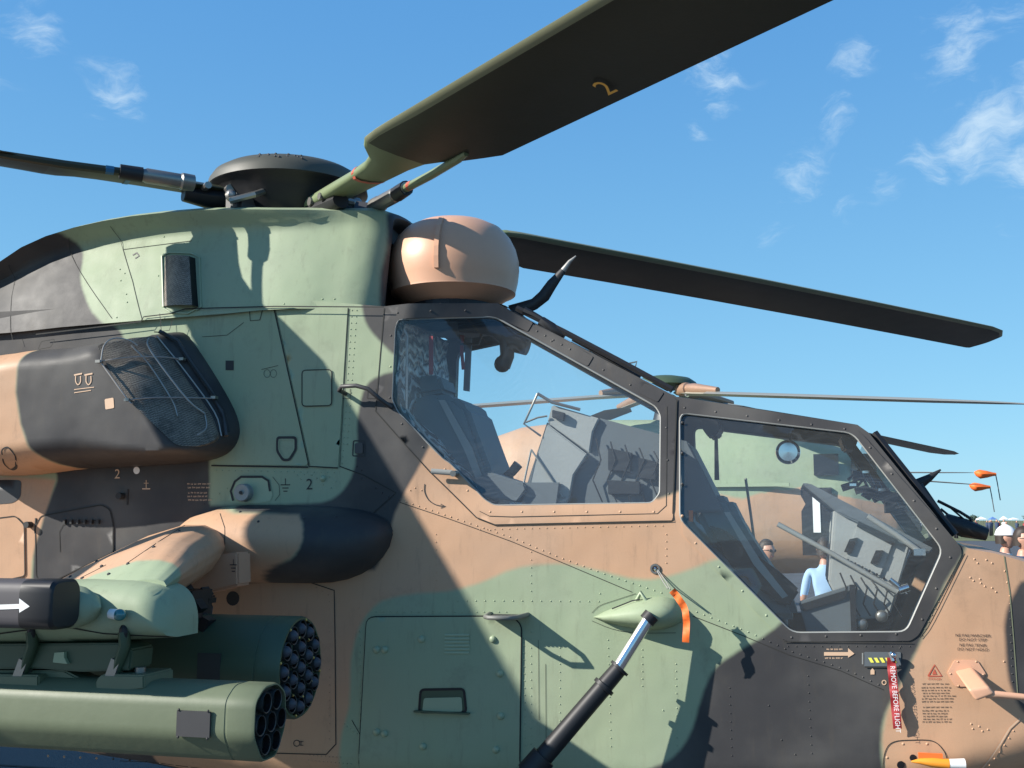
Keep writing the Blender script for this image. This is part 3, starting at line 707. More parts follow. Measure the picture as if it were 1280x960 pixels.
M['wire'] = principled('guard_wire', (.42, .39, .35), .4, .6)
def cr3(pts):
    A = cr([p[:2] for p in pts], 4); return [(a[0], a[1], float(np.interp(i/4, range(len(pts)), [p[2] for p in pts]))) for i, a in enumerate(A)]
wire([(124, 452, .03), (160, 447, .06), (200, 446, .07), (228, 449, .03)]); wire([(160, 500, .03), (190, 497, .06), (230, 497, .06), (270, 498, .03)])
wire([(126, 453, .04), (130, 432, .05), (142, 423, .06), (160, 425, .05), (172, 432, .04)]); wire([(126, 453, .03), (160, 500, .04), (166, 504, .03)])
wire([(186, 423, .04), (185, 432, .06), (200, 455, .08), (235, 500, .07), (256, 517, .03)], .0048); wire([(164, 432, .03), (186, 455, .04), (215, 500, .04), (222, 520, .03)])
wire([(196, 420, .02), (230, 462, .03), (268, 515, .03), (277, 545, .02)]); wire([(256, 517, .02), (258, 535, .02), (245, 545, .02)], .004)
for a, b in ((124, 452), (160, 500), (228, 449), (268, 497)):
    q = gp(a, b, .03); adopt(MB().box(q, (.026, .03, .014)).build('wire_clamp', M['dull']), HELI)
mb = MB(); E = [gp(*p, .012) for p in ((199, 414), (222, 426), (238, 452), (262, 486), (280, 520), (283, 545))]
mb.tube(E, .012, 6); adopt(mb.build('grille_side_rail', M['greyp'], None, 40), HELI)
seam([(193, 415), (206, 416), (222, 430), (280, 512), (287, 540)], .006, lambda x, z: intake(x, z)-.028)
ifc = lambda x, z: intake_body(x, z)
seam(rnd([(52, 427), (69, 424), (64, 434), (48, 437)], 2), .004, ifc, True)
adopt(sheet('access_patch', XZ(rnd([(131, 499), (142, 497), (143, 510), (132, 512)], 1, 1), ifc), ifc, M['cream'], None, step=.05, rim=.001, off=-.002), HELI)
for x0 in (98, 111):
    mb = MB(); ribbon(mb, XZ([(x0-5, 469), (x0+5, 467)], ifc), .008, ifc, -.003); ribbon(mb, XZ(cr([(x0-3, 470), (x0-3, 477), (x0, 481), (x0+3, 477), (x0+3, 470)], 3), ifc), .005, ifc, -.003)
    adopt(mb.build('hoist_symbol', M['cream']), HELI)
for y0, x1 in ((486, 118), (490, 114)): seam([(93, y0+1), (x1, y0-2)], .004, ifc, mat=M['cream'], name='stencil_line')
# oval hinge fitting on the tan cowl
seam(rnd([(2, 562), (10, 558), (20, 570), (21, 585), (14, 588), (5, 580)], 4), .007, ifc, True, M['dark'])

# green engine access panels between intake and cockpit
sheet('engine_access_panel', HX(rnd([(243, 400), (342, 385), (386, 582), (268, 581), (256, 560), (236, 440)], 5)), hull, CAMO, HELI, step=.03, rim=.006, off=-.006, zones=HULLZ)
sheet('engine_access_panel', HX([(345, 385), (435, 385), (423, 584), (389, 583)]), hull, CAMO, HELI, step=.03, rim=.005, off=-.005, zones=HULLZ)
seam([(343, 384), (387, 583), (423, 585)], .006, off=-.0075); seam([(436, 385), (425, 584)], .003, off=-.004); seam([(265, 582), (386, 584)], .008, off=-.0075)
seam([(425, 583), (455, 594), (495, 616), (466, 642)], .005, off=-.003)
fpan = lambda x, z: hull(x, z)-.006
hatch = rnd([(378, 463), (415, 462), (415, 507), (378, 508)], 5)
sheet('access_hatch', HX(hatch), fpan, CAMO, HELI, step=.03, rim=.004, off=-.004, zones=HULLZ); seam(hatch, .005, fpan, True, off=-.0055)
seam([(312, 387), (313, 401), (325, 400), (329, 385)], .004, fpan); seam([(253, 421), (284, 419), (305, 403)], .0025, fpan)
seam([(200, 392), (202, 414), (212, 413), (216, 400)], .004, lambda x, z: hull(x, z)-.04)
sheet('vent_patch', HX([(283, 451), (293, 451), (293, 463), (283, 463)]), fpan, M['dark'], HELI, step=.05, rim=.001, off=-.003)
shield = rnd([(347, 547), (370, 547), (370, 562), (362, 575), (354, 575), (347, 564)], 3)
seam(shield, .013, fpan, True, M['dark'], -.004); seam(rnd([(349, 549), (368, 549), (368, 562), (361, 572), (355, 572), (349, 563)], 3), .003, fpan, True, M['greenp'], -.007)
seam(rnd([(442, 551), (456, 551), (456, 570), (441, 570)], 2), .006, hull, True, M['dark']); sheet('socket_cover', HX(rnd([(444, 554), (454, 554), (454, 567), (444, 567)], 2)), hull, M['greyp'], HELI, step=.04, rim=.006, off=-.006)
for cx in (334, 342): seam([(cx+4*math.cos(t), 467+5*math.sin(t)) for t in np.linspace(0, 6.28, 12)], .002, fpan)
seam([(327, 462), (348, 457)], .0025, fpan)
# green filler recess with cap
REC = HX(cr([(292, 604), (300, 596), (326, 596), (336, 602), (338, 626), (290, 628), (288, 616)], 3, True))
sheet('filler_recess', REC, hull, M['greenp'], HELI, step=.04, rim=.0, off=-.003)
seam([(292, 626), (289, 614), (294, 602), (302, 596), (328, 596), (336, 601), (338, 614)], .012, hull, False, M['dark'], -.005)
q = US(307, 616, hull); V, F = lathe([(.0, -.050), (.010, -.050), (.012, -.044), (.040, -.046), (.044, -.040), (.044, -.004), (.052, 0)], q, 24, 'y'); adopt(auto_smooth(mesh('filler_cap', V, F, M['seal']), 30), HELI)
adopt(MB().tube([q+np.array([0, -.054, 0]), q+np.array([0, -.050, 0])], .009, 8).build('cap_socket', M['tube']), HELI)
seam([(341, 596), (349, 606), (350, 618), (344, 626)], .0025)
# grab handle near the canopy
hp = lambda a, b, e: US(a, b, lambda x, z: float(hull(x, z))-e)
adopt(MB().tube([hp(432, 492, .0), hp(424, 488, .06), hp(427, 483, .075), hp(445, 482, .085), hp(460, 486, .08), hp(475, 499, .06), hp(489, 509, .01)], .011, 10).build('grab_handle', M['greyp'], None, 50), HELI)
for a, b in ((432, 494), (464, 494)): seam([(a-4, b-10), (a-5, b+4), (a+6, b+4), (a+6, b-8)], .003)
# canopy door handle
adopt(MB().tube([hp(539, 589, .045), hp(565, 591, .045)], .013, 8, flat=.5).build('door_lever', M['seal'], None, 40), HELI)
adopt(MB().tube([hp(570, 592, .0), hp(566, 592, .07)], .015, 12).build('lever_pivot', M['dull'], None, 40), HELI)
seam(cr([(531, 605), (531, 615), (536, 625), (545, 631), (556, 633)], 3), .0045, mat=M['dark'])
seam([(551, 630), (557, 633), (551, 635)], .004, mat=M['dark'])

# rivet lines and plating seams on the tan and green side
LN = [(500, 625), (560, 645), (640, 672), (700, 697), (760, 719), (830, 742)]
rivets(LN, .034, r=.0045); seam([(500, 628), (560, 648), (640, 677), (700, 702), (790, 740)], .003)
LN2 = [(868, 763), (930, 787), (985, 812), (1040, 830), (1062, 838), (1100, 856)]
rivets([(a+3, b+2) for a, b in LN2], .034); seam([(866, 770), (930, 795), (985, 818), (1050, 838), (1104, 862)], .003)
rivets([(572, 751), (640, 751), (758, 752)], .045, r=.004)
for L in ([(833, 668), (833, 712)], [(655, 798), (657, 940)], [(803, 812), (803, 860)], [(845, 830), (847, 950)], [(450, 790), (450, 930)], [(640, 785), (646, 940)], [(1262, 745), (1266, 860)], [(1176, 700), (1158, 740), (1120, 820)], [(1199, 702), (1178, 742), (1150, 800)], [(440, 388), (428, 580)], [(446, 388), (434, 560)]): rivets(L, .032, r=.0038)
for L in ([(350, 390), (392, 578)], [(250, 410), (262, 560)], [(270, 588), (420, 591)], [(470, 765), (640, 765)], [(449, 760), (449, 800)], [(600, 662), (836, 657)], [(858, 668), (980, 800)], [(985, 808), (1140, 808)], [(664, 690), (664, 745)], [(664, 790), (664, 940)], [(395, 735), (412, 745), (412, 930)], [(700, 800), (700, 940)], [(760, 800), (764, 940)], [(912, 860), (915, 950)], [(1010, 845), (1015, 950)], [(545, 668), (545, 735)]): rivets(L, .036, r=.0033)
rivets([(430, 905), (470, 935)], .02, r=.0035); rivets([(385, 950), (440, 955)], .02, r=.0035); rivets([(387, 944), (430, 947)], .02, r=.0035)
rivets([(255, 630), (300, 600)], .05)
for a, b in ((372, 594), (376, 599), (380, 593), (390, 594), (396, 598), (404, 606), (412, 596), (414, 610), (420, 602), (395, 570), (478, 616), (486, 621), (470, 610), (446, 583), (452, 588), (452, 598), (513, 613), (519, 610), (527, 613), (750, 742), (829, 888), (977, 925), (994, 943), (961, 882)): q = US(a, b, hull); rivet(q[0], q[2], hull, .005)
seam([(1255, 695), (1262, 740), (1267, 800), (1272, 870)], .004, mat=M['edge']); seam([(1200, 990), (1262, 910), (1275, 898)], .006, mat=M['cream'], off=-.004); rivets([(1210, 985), (1268, 912)], .035)
for a, b in ((1218, 699), (1222, 704), (1233, 700), (1240, 704), (1213, 722), (1217, 726), (1225, 724), (1226, 729), (1231, 733), (1240, 735), (1245, 740), (1256, 714), (1259, 728), (1255, 827), (1214, 905), (1216, 911), (1224, 908), (1228, 914), (1235, 912)): q = US(a, b, hull); rivet(q[0], q[2], hull, .006)
rivets([(60, 945), (400, 975)], .10, r=.006); seam([(150, 951), (300, 966), (420, 980)], .004)
seam([(388, 728), (418, 738), (419, 800), (420, 930), (408, 943), (330, 941)], .005)
seam([(610, 790), (611, 940)], .002); seam([(682, 830), (683, 950)], .002); seam([(673, 800), (674, 900)], .002)

# large green baggage-bay door with latch and louvres
BD = rnd([(458, 771), (640, 770), (652, 781), (654, 1000), (460, 1000)], 12)
sheet('bay_door', HX(BD), hull, CAMO, HELI, step=.03, rim=.008, off=-.008, zones=HULLZ); seam(BD, .007, hull, True, off=-.003)
seam(BD, .0035, hull, True, off=-.0088, mat=M['seam'])
fd = lambda x, z: hull(x, z)-.008
seam([(440, 900), (457, 930)], .003)
for a, b in ((527, 799), (616, 799), (471, 812), (481, 812), (625, 842), (471, 915), (481, 917), (529, 933), (626, 895), (620, 937)):
    q = US(a, b, fd); V, F = lathe([(0, -.012), (.012, -.011), (.016, -.006), (.017, 0)], q, 14, 'y'); adopt(mesh('quarter_turn_fastener', V, F, M['greenp'], None, True), HELI)
for k in range(6):
    q1 = US(556, 794+k*4.4, fd); q2 = US(587, 794+k*4.4, fd)
    mb = MB(); mb.tube([q1, q2], .0065, 6, flat=.8); adopt(mb.build('louvre_slat', M['greenp'], None, 50), HELI)
rec = rnd([(526, 862), (580, 861), (583, 890), (524, 890)], 5)
sheet('latch_recess', HX(rec), fd, M['podd'], HELI, step=.05, rim=0, off=-.0015)
seam(rec, .012, fd, True, M['tube'], -.003)
sheet('latch_flap', HX(rnd([(531, 872), (578, 871), (579, 889), (529, 889)], 3)), fd, M['greenp'], HELI, step=.05, rim=.004, off=-.006)
adopt(MB().box((US(553, 890, fd)+np.array([0, -.012, 0])), (.27, .02, .008)).build('latch_bar', M['podd']), HELI)
# footstep: perforated plate standing out of the side
M['stepg'] = principled('step_paint', (.16, .165, .15), .5)
p0 = US(612, 768, hull); p1 = US(660, 768, hull); y0 = p0[1]; z0_ = p0[2]
mb = MB(); W = p1[0]-p0[0]; dp = .20
outl = [(p0[0], y0+.01)]+[(p0[0]+.02+W*.02, y0-dp*.8), (p0[0]+.05, y0-dp), (p1[0]-.05, y0-dp), (p1[0]-.015, y0-dp*.8), (p1[0], y0+.01)]
xs = np.linspace(p0[0]+.015, p1[0]-.015, 9); ys = np.linspace(y0-.115, y0-.012, 5)
th = .006
for x_ in xs: mb.box((x_, (ys[0]+ys[-1])/2, z0_), (.010, ys[-1]-ys[0]+.02, th))
for y_ in ys: mb.box(((xs[0]+xs[-1])/2, y_, z0_+.0005), (xs[-1]-xs[0], .010, th))
fl = MB(); fl.tube([(x, y, z0_+.003) for x, y in outl], .011, 8)
adopt(fl.build('footstep_frame', M['stepg'], None, 50), HELI); adopt(mb.build('footstep_grating', M['greyp']), HELI)

# undercarriage leg: teardrop fairing, bright piston, black cylinder
FR_ = [(742, 771, 772), (756, 764, 778), (775, 756, 782), (795, 749, 786), (812, 746, 788), (828, 745, 787), (842, 748, 783), (851, 755, 778), (855, 766, 768)]
rings = []
for i, (px, yt, yb) in enumerate(FR_):
    A = US(px, yt, hull); B = US(px, yb, hull); hh = (A[2]-B[2])/2; zc = (A[2]+B[2])/2; dep = (.004, .05, .09, .12, .13, .125, .10, .06, .004)[i]
    rings.append([(A[0], -.54+.02-math.cos(a)*(dep+.02), zc+hh*math.sin(a)) for a in np.linspace(-math.pi/2, math.pi/2, 13)])
V, F = loft(rings, closed=False); o = auto_smooth(mesh('leg_fairing', V, F, CAMO), 60); paint(o, ([], [])); adopt(o, HELI)
seam([(765, 761), (790, 751), (800, 749)], .006, lambda x, z: -.54-.055, mat=M['dark'])
adopt(MB().tube([hp(795, 752, .03), hp(801, 741, .05), hp(808, 752, .05)], .010, 8).build('tie_down_ring', M['greenp'], None, 50), HELI)
seam(cr([(740, 766), (750, 757), (770, 750), (795, 742)], 3), .002); seam(cr([(740, 776), (765, 786), (795, 791), (845, 791)], 3), .002)
s0 = U(812, 772, -.675); s2 = U(766, 845, -.735); s3 = U(748, 866, -.755); s4 = U(688, 946, -.83); s5 = s4+(s4-s3)/np.linalg.norm(s4-s3)*.55
adopt(MB().tube([s0, s2], .0265, 20).build('leg_piston', M['steel'], None, 50), HELI)
dd = (s3-s2)/np.linalg.norm(s3-s2); e1 = s2-dd*.05
adopt(MB().tube([s0-dd*.015, s0+dd*.02], .036, 14).build('piston_boot', M['black'], None, 50), HELI)
adopt(MB().tube([e1, e1+dd*.012, e1+dd*.013, e1+dd*.10, e1+dd*.101, e1+dd*.118, e1+dd*.119, e1+dd*.5, e1+dd*.501, e1+dd*.60], [.046, .046, .036, .038, .050, .050, .040, .042, .056, .058], 20).build('leg_cylinder', M['black'], None, 30), HELI)
adopt(MB().tube([e1+dd*.60, e1+dd*.85, (1.35, -1.25, .30)], [.05, .05, .05], 14).build('leg_housing', M['black'], None, 30), HELI)
V, F = lathe([(.12, -.09), (.28, -.09), (.31, -.05), (.31, .05), (.28, .09), (.12, .09)], (1.35, -1.32, .31), 32, 'y'); adopt(mesh('wheel', V, F, M['rubber'], None, True), HELI)

# wing-root fairing
FRX = [(180, 712, 6), (205, 702, 34), (235, 690, 46), (270, 683, 50), (300, 680, 50), (380, 681, 50), (408, 681, 49), (428, 680, 46), (446, 678, 41), (461, 675, 34), (472, 672, 26), (480, 669, 16), (484, 666, 4)]
rings = []
for px, yc, h in FRX:
    A = U(px, yc-h, -.62); B = U(px, yc+h, -.62); zc = (A[2]+B[2])/2; hh = (A[2]-B[2])/2; k = h/52
    rings.append([(A[0], -.50-.28*min(1, k**.7)*math.sin(a), zc+hh*math.cos(a)) for a in np.linspace(0, math.pi, 17)])
V, F = loft(rings, closed=False); o = auto_smooth(mesh('wing_root_fairing', V, F, CAMO), 60)
wz = lambda p: XZ(p, -.74)
paint(o, ([wz(cr([(140, 600), (140, 800), (300, 790), (350, 712), (376, 690), (383, 665), (372, 645), (355, 640), (270, 641), (262, 632), (240, 632)], 3, True))], [wz([(268, 600), (268, 640), (355, 639)]+cr([(372, 645), (382, 668), (374, 692), (350, 705), (300, 712)], 3)+[(300, 780), (600, 780), (600, 580)])]))
adopt(o, HELI)
# stub wing: chord lengthways, drooping outwards
def wing_sec(Y, lex, tex, z, th, inc):
    out = []
    for s, h in ((0, 0), (.01, .28), (.04, .55), (.10, .82), (.20, 1), (.38, .98), (.6, .72), (.82, .36), (1, .04), (1, -.04), (.8, -.28), (.55, -.6), (.3, -.85), (.14, -.82), (.05, -.55), (.01, -.25)):
        x = lex+(tex-lex)*s; out.append((x, Y, z-inc*s+h*th))
    return out
wsec = []
le = {-.62: (283, 683), -.8: (281, 684), -1.05: (277, 686), -1.35: (268, 691), -1.65: (247, 704), -1.85: (226, 719), -1.97: (208, 732)}
for Y, (a, b) in le.items():
    q = U(a, b, Y); k = (-.62-Y)/1.5
    wsec.append(wing_sec(Y, q[0], q[0]-1.15+.15*k, q[2], .168-.045*k if k < .70 else max(.05, .137-(k-.70)*.38), .30))
V, F = loft(wsec); wing = auto_smooth(mesh('stub_wing', V, F, CAMO), 60)
co = np.array([tuple(v.co) for v in wing.data.vertices])
# paint: green outboard, tan inboard (boundary runs across the wing)
E2 = np.array(wing.data.vertices[0].co)
def subdivide(o, n):
    bm = bmesh.new(); bm.from_mesh(o.data); bmesh.ops.subdivide_edges(bm, edges=bm.edges, cuts=n, use_grid_fill=True); bm.to_mesh(o.data); bm.free()
subdivide(wing, 3); wing.data.polygons.foreach_set('use_smooth', [True]*len(wing.data.polygons))
me = wing.data; co = np.empty(len(me.vertices)*3); me.vertices.foreach_get('co', co); co = co.reshape(-1, 3)
bnd = -1.86+.06*np.sin(co[:, 0]*4+1.0)-.35*np.clip(-.25-co[:, 0], 0, 1)
r_ = np.clip(.5+(co[:, 1]-bnd)/.3, 0, 1); att = np.zeros((len(co), 4)); att[:, 0] = r_; att[:, 3] = 1
at_ = me.attributes.new('camo', 'FLOAT_COLOR', 'POINT'); at_.data.foreach_set('color', att.ravel()); adopt(wing, HELI)

# screws and seams laid on the wing's own surface
from mathutils.bvhtree import BVHTree
bpy.context.view_layer.update()
def surface(o):
    bm = bmesh.new(); bm.from_mesh(o.data); t = BVHTree.FromBMesh(bm); bm.free()
    def hit(px, py):
        r = Vector(ray(px, py)).normalized(); h = t.ray_cast(Vector(CAM), r); return (np.array(h[0]), np.array(h[1])) if h[0] else (None, None)
    return hit
wh = surface(wing); fh_ = surface(bpy.data.objects['wing_root_fairing'])
mb = MB()
for a, b in ((185, 644), (204, 653), (224, 664), (192, 684), (160, 705), (121, 702), (127, 708), (93, 703), (63, 708), (35, 718), (103, 723), (136, 718), (88, 721), (155, 664), (140, 672), (252, 648), (265, 655)):
    p, n_ = wh(a, b)
    if p is not None: mb.ball(p, .0075, 7, 4)
for a, b in ((323, 652), (380, 648), (300, 640), (420, 646)):
    p, n_ = fh_(a, b)
    if p is not None: mb.ball(p, .007, 7, 4)
adopt(mb.build('wing_screws', M['greyp']), HELI)['kind'] = 'stuff'
for hit_, L in ((wh, [(122, 672), (155, 666), (189, 667), (205, 655), (220, 642)]), (wh, [(159, 704), (200, 676), (243, 649)]), (wh, [(100, 723), (118, 714), (135, 705)]), (fh_, [(275, 642), (281, 660), (281, 680), (276, 700)])):
    P = []
    for i in range(len(L)-1):
        for t in np.linspace(0, 1, 8)[:-1]:
            p, n_ = hit_(L[i][0]*(1-t)+L[i+1][0]*t, L[i][1]*(1-t)+L[i+1][1]*t)
            if p is not None: P.append(p)
    if len(P) > 2: adopt(MB().tube(P, .0022, 4).build('panel_seam', M['seam']), HELI)

# ------------------------------------------------------------------ hatches and markings on the hull side, left
lf = [(46, 722), (45, 658), (52, 645), (128, 631), (138, 637), (142, 655), (142, 690), (60, 730)]
sheet('access_hatch', HX(rnd(lf, 4)), hull, CAMO, HELI, step=.04, rim=.004, off=-.004, zones=HULLZ); seam(rnd(lf, 4), .006, closed=True, off=-.006)
lf = [(-60, 655), (20, 645), (31, 656), (32, 720), (-60, 740)]
sheet('access_hatch', HX(rnd(lf, 4)), hull, CAMO, HELI, step=.04, rim=.004, off=-.004, zones=HULLZ); seam(rnd(lf, 4), .006, closed=True, off=-.006)
sheet('dark_grey_patch', HX(rnd([(-30, 600), (27, 600), (26, 622), (16, 629), (-30, 632)], 5)), hull, M['greyp'], HELI, step=.05, rim=.001, off=-.002)  # flat dark grey patch on the hull side
seam([(76, 690), (75, 665), (80, 656), (122, 650)], .004, off=-.006)
for k in range(6):
    q = hp(81+k*8.4, 652, .012); adopt(MB().box(q, (.012, .018, .022)).build('hatch_latch', M['dark']), HELI)
for a, b in ((152, 620), (37, 656)):
    q = hp(a, b, .01); adopt(MB().tube([q+np.array([0, .02, 0]), q-np.array([0, .03, 0])], .017, 10).tube([q+np.array([.03, .01, .035]), q+np.array([.03, .01, -.045])], .006, 5).build('hatch_lock', M['dark'], None, 40), HELI)
sheet('round_reflector', HX([(171+4.0*math.cos(t), 588+4.6*math.sin(t)) for t in np.linspace(0, 6.28, 16)[:-1]]), hull, M['white'], HELI, step=.05, rim=.001, off=-.003)
sheet('square_patch', HX([(143, 567), (153, 567), (153, 578), (143, 578)]), lambda x, z: hull(x, z)-.03, M['cream'], HELI, step=.05, rim=.001)
seam([(178, 611), (188, 611)], .006, mat=M['cream']); seam([(183, 600), (183, 611)], .004, mat=M['cream']); seam([(180, 604), (186, 604)], .003, mat=M['cream'])
def stencil_rows(x0, x1, ys, mat, f=hull, wd=.0032, seed=1, name='stencil_line'):
    """rows of print too small to read in the photograph"""
    r_ = random.Random(seed); mb = MB()
    for y in ys:
        x = x0+r_.uniform(0, 2); end = x1-r_.uniform(0, (x1-x0)*.25)
        while x < end:
            l = r_.uniform(1.6, 5)
            for k in range(int(l/1.1)+1): ribbon(mb, XZ([(x+k*1.1, y-1.0), (x+k*1.1+r_.uniform(-.3, .3), y+1.0)], f), wd*.45, f, -.0015)
            ribbon(mb, XZ([(x, y+r_.choice((-.8, 0, .8))), (x+l, y+r_.choice((-.8, 0, .8)))], f), wd*.45, f, -.0014)
            x += l+1.6
    o = mb.build(name, mat, HELI); o['kind'] = 'stuff'; return o
stencil_rows(234, 264, (605, 609.5, 616, 620.5, 625), M['cream'], seed=3)
def text(s, px, py, h, mat, f=hull, rot=0, off=-.003, par=HELI, name='marking', ax='c', sx=1.0, size=None, frame=None):
    cu = bpy.data.curves.new('t', 'FONT'); cu.body = s; cu.size = 1; cu.align_x = 'CENTER' if ax == 'c' else 'LEFT'; cu.align_y = 'CENTER'; cu.resolution_u = 3
    ob = bpy.data.objects.new('t', cu); me = bpy.data.meshes.new_from_object(ob); bpy.data.objects.remove(ob)
    c0 = US(px, py, f) if frame is None else None
    if size is None: size = np.linalg.norm(US(px, py-h/2, f)-US(px, py+h/2, f))/.72
    ca, sa = math.cos(R(rot)), math.sin(R(rot))
    for v in me.vertices:
        u, w_ = v.co.x*size*sx, v.co.y*size
        if frame is None:
            x, z = c0[0]+u*ca-w_*sa, c0[2]+u*sa+w_*ca; v.co = (x, float(f(x, z))+off, z)
        else:
            o_, e1_, e2_ = frame; v.co = Vector(o_+e1_*u+e2_*w_)
    me.name = name; me.materials.clear(); me.materials.append(mat); o = bpy.data.objects.new(name, me); col.objects.link(o)
    return adopt(o, par) if par else o
text('2', 147, 593, 12, M['cream']); text('2', 387, 606, 14, M['dark'])
for y, w_ in ((606, 12), (610, 8), (614, 5)): seam([(357-w_/2, y), (357+w_/2, y)], .005, mat=M['dark'])
seam([(357, 598), (357, 606)], .004, mat=M['dark'])
q = US(404, 598, hull); adopt(MB().ball(q, .016, 8, 6).build('screw_plug', M['greenp'], None, 60), HELI)
text('H', 377, 929, 7, M['dark'], rot=90); seam([(371+4*math.cos(t), 929+4*math.sin(t)) for t in np.linspace(0, 6.28, 9)], .004, mat=M['dark'])
text('2', 0, 0, 0, M['ylw'], par=HELI, name='blade_number', size=.135, frame=(atA(2.57, -.135, -.0245), dA, nA*math.cos(R(13))+np.array([0, 0, 1])*math.sin(R(13))))
# nose markings
for s_, y in (('NE PAS MARCHER', 794.5), ('DO NOT STEP', 799.8), ('NE PAS TENIR', 806.5), ('DO NOT HOLD', 811.8)): text(s_, 1216, y, 3.6, M['brownm'] if 'brownm' in M else M['dark'], sx=1.05)
stencil_rows(1152, 1194, (855, 859.5, 863, 866.5, 870, 873.5, 877), M['dark'], seed=5, wd=.0024); stencil_rows(1153, 1194, (884, 888.5, 892, 895.5, 899, 902.5), M['dark'], seed=9, wd=.0024)
tri = [(1160, 845), (1168, 831), (1177, 845)]
seam(tri, .006, closed=True, mat=M['bandred']); text('DANGER', 1168, 848.5, 2.6, M['bandred'], sx=1.1); sheet('warning_mark', HX([(1168, 836), (1171, 843), (1165, 843)]), hull, M['bandred'], HELI, step=.05, rim=0, off=-.002)
ar = [(1030, 815), (1060, 815), (1060, 810), (1068, 817), (1060, 822), (1060, 819.5), (1030, 819.5)]
sheet('rescue_arrow', HX(ar), hull, M['cream'], HELI, step=.05, rim=0, off=-.003); stencil_rows(1032, 1058, (811.5,), M['cream'], seed=6); stencil_rows(1031, 1056, (822.5,), M['cream'], seed=7)
sheet('jettison_cover', HX(rnd([(1080, 815), (1126, 815), (1126, 833), (1080, 833)], 1, 1)), hull, M['hoodd'], HELI, step=.05, rim=.004, off=-.004); seam([(1078, 816), (1078, 830)], .005, mat=M['seal'], off=-.007); seam([(1081, 833.5), (1124, 833.5)], .006, off=-.006)
for k in range(5):
    x = 1085+k*7; sheet('hazard_stripe', HX([(x, 822), (x+4, 822), (x+7.5, 828), (x+3.5, 828)]), hull, M['yellow'], HELI, step=.05, rim=0, off=-.0065)
sheet('padlock_mark', HX([(1088, 843), (1088, 838), (1090.5, 835), (1093, 838), (1093, 843)]), hull, M['cream'], HELI, step=.05, rim=0, off=-.003)
seam([(1105+2.6*math.cos(t), 853+2.8*math.sin(t)) for t in np.linspace(0, 6.28, 10)], .004, mat=M['cream'])
# round cover, sockets, pitot probe
seam(cr([(1105, 985), (1104, 955), (1108, 936), (1118, 927), (1140, 925), (1165, 926), (1178, 936), (1184, 950), (1190, 985)], 4), .0035)
for a, b in ((1129, 930), (1159, 930), (1109, 947)): q = US(a, b, hull); rivet(q[0], q[2], hull, .008, .004)
for a, b, r in ((1141, 947, 4.2), (1126, 956, 5.0)): sheet('socket', HX([(a+r*math.cos(t), b+r*math.sin(t)) for t in np.linspace(0, 6.28, 14)[:-1]]), hull, M['tube'], HELI, step=.05, rim=0, off=-.003)
sheet('probe_base_plate', HX(rnd([(1184, 841), (1193, 825), (1221, 825), (1232, 842), (1222, 858), (1194, 858)], 2, 2)), hull, M['tanc'] if 'tanc' in M else M['tanp'], HELI, step=.05, rim=.006, off=-.006)
for a, b in ((1197, 827), (1220, 827), (1188, 842), (1229, 843), (1198, 857)): q = US(a, b, hull); rivet(q[0], q[2], lambda x, z: hull(x, z)-.006, .006)
b0 = [hp(*q, .0) for q in ((1196, 836), (1218, 834), (1230, 846), (1209, 850))]; b1 = [hp(*q, .21) for q in ((1210, 862), (1236, 858), (1245, 868), (1220, 877))]
b0 = [hp(*q, .0) for q in ((1193, 838), (1214, 833), (1222, 840), (1200, 846))]
V, F = loft([b0, b1]); bm = bmesh.new(); me = mesh('pitot_mast', V, F, M['tanp']); bm.from_mesh(me.data); bmesh.ops.recalc_face_normals(bm, faces=bm.faces); bmesh.ops.bevel(bm, geom=bm.edges[:], offset=.012, segments=3, affect='EDGES', profile=.6); bm.to_mesh(me.data); bm.free(); auto_smooth(me, 50); adopt(me, HELI)
adopt(MB().tube([hp(1232, 868, .19), hp(1246, 868, .19), hp(1278, 871, .19), hp(1290, 872, .19)], [.016, .014, .0125, .010], 14).build('pitot_tube', M['tanp'], None, 40), HELI)
# roof antennas and wipers
def horn(pts, wds, name='horn_antenna', mat=None, Y=0, th=.25):
    P = np.array([U(*p, Y) for p in pts]); rg = []
    for i, (p, w_) in enumerate(zip(P, wds)):
        t = P[min(i+1, len(P)-1)]-P[max(i-1, 0)]; t /= np.linalg.norm(t); n_ = np.array([-t[2], 0, t[0]])
        rg.append([p+n_*w_/2*math.cos(a)+np.array([0, w_*th*math.sin(a), 0]) for a in [2*math.pi*j/8 for j in range(8)]])
    V, F = loft(rg); return adopt(auto_smooth(mesh(name, V, F, mat or M['black']), 50), HELI)
horn([(640, 392), (652, 386), (668, 380), (680, 370), (690, 355), (704, 338)], [.10, .075, .065, .07, .06, .035]); horn([(704, 338), (712, 327), (720, 320)], [.034, .022, .008], mat=M['dull'], name='antenna_tip')
horn([(1143, 608), (1152, 603), (1162, 597), (1176, 587)], [.06, .05, .035, .008])
on = lambda a, b, Y=-.2: U(a, b, Y)
adopt(MB().tube([on(655, 388), on(668, 394), on(700, 412), on(740, 438), on(772, 458), on(800, 468)], [.02, .016, .010, .009, .009, .004], 7).build('wiper_arm', M['black'], None, 50), HELI)
adopt(MB().tube([on(676, 402), on(690, 412), on(706, 420)], [.03, .035, .012], 7).tube([on(716, 424), on(760, 448), on(800, 472)], .012, 6).build('wiper_blade', M['black'], None, 50), HELI)
adopt(MB().tube([on(735, 440), on(742, 435), on(785, 458), on(792, 468)], .006, 5).tube([on(775, 464), on(782, 455), on(796, 452), on(793, 462)], .005, 5).build('washer_pipe', M['dull'], None, 50), HELI)
adopt(MB().tube([on(1108, 568), on(1118, 570), on(1128, 588), on(1142, 606), on(1145, 618)], .009, 6).build('washer_pipe', M['podd'], None, 50), HELI)
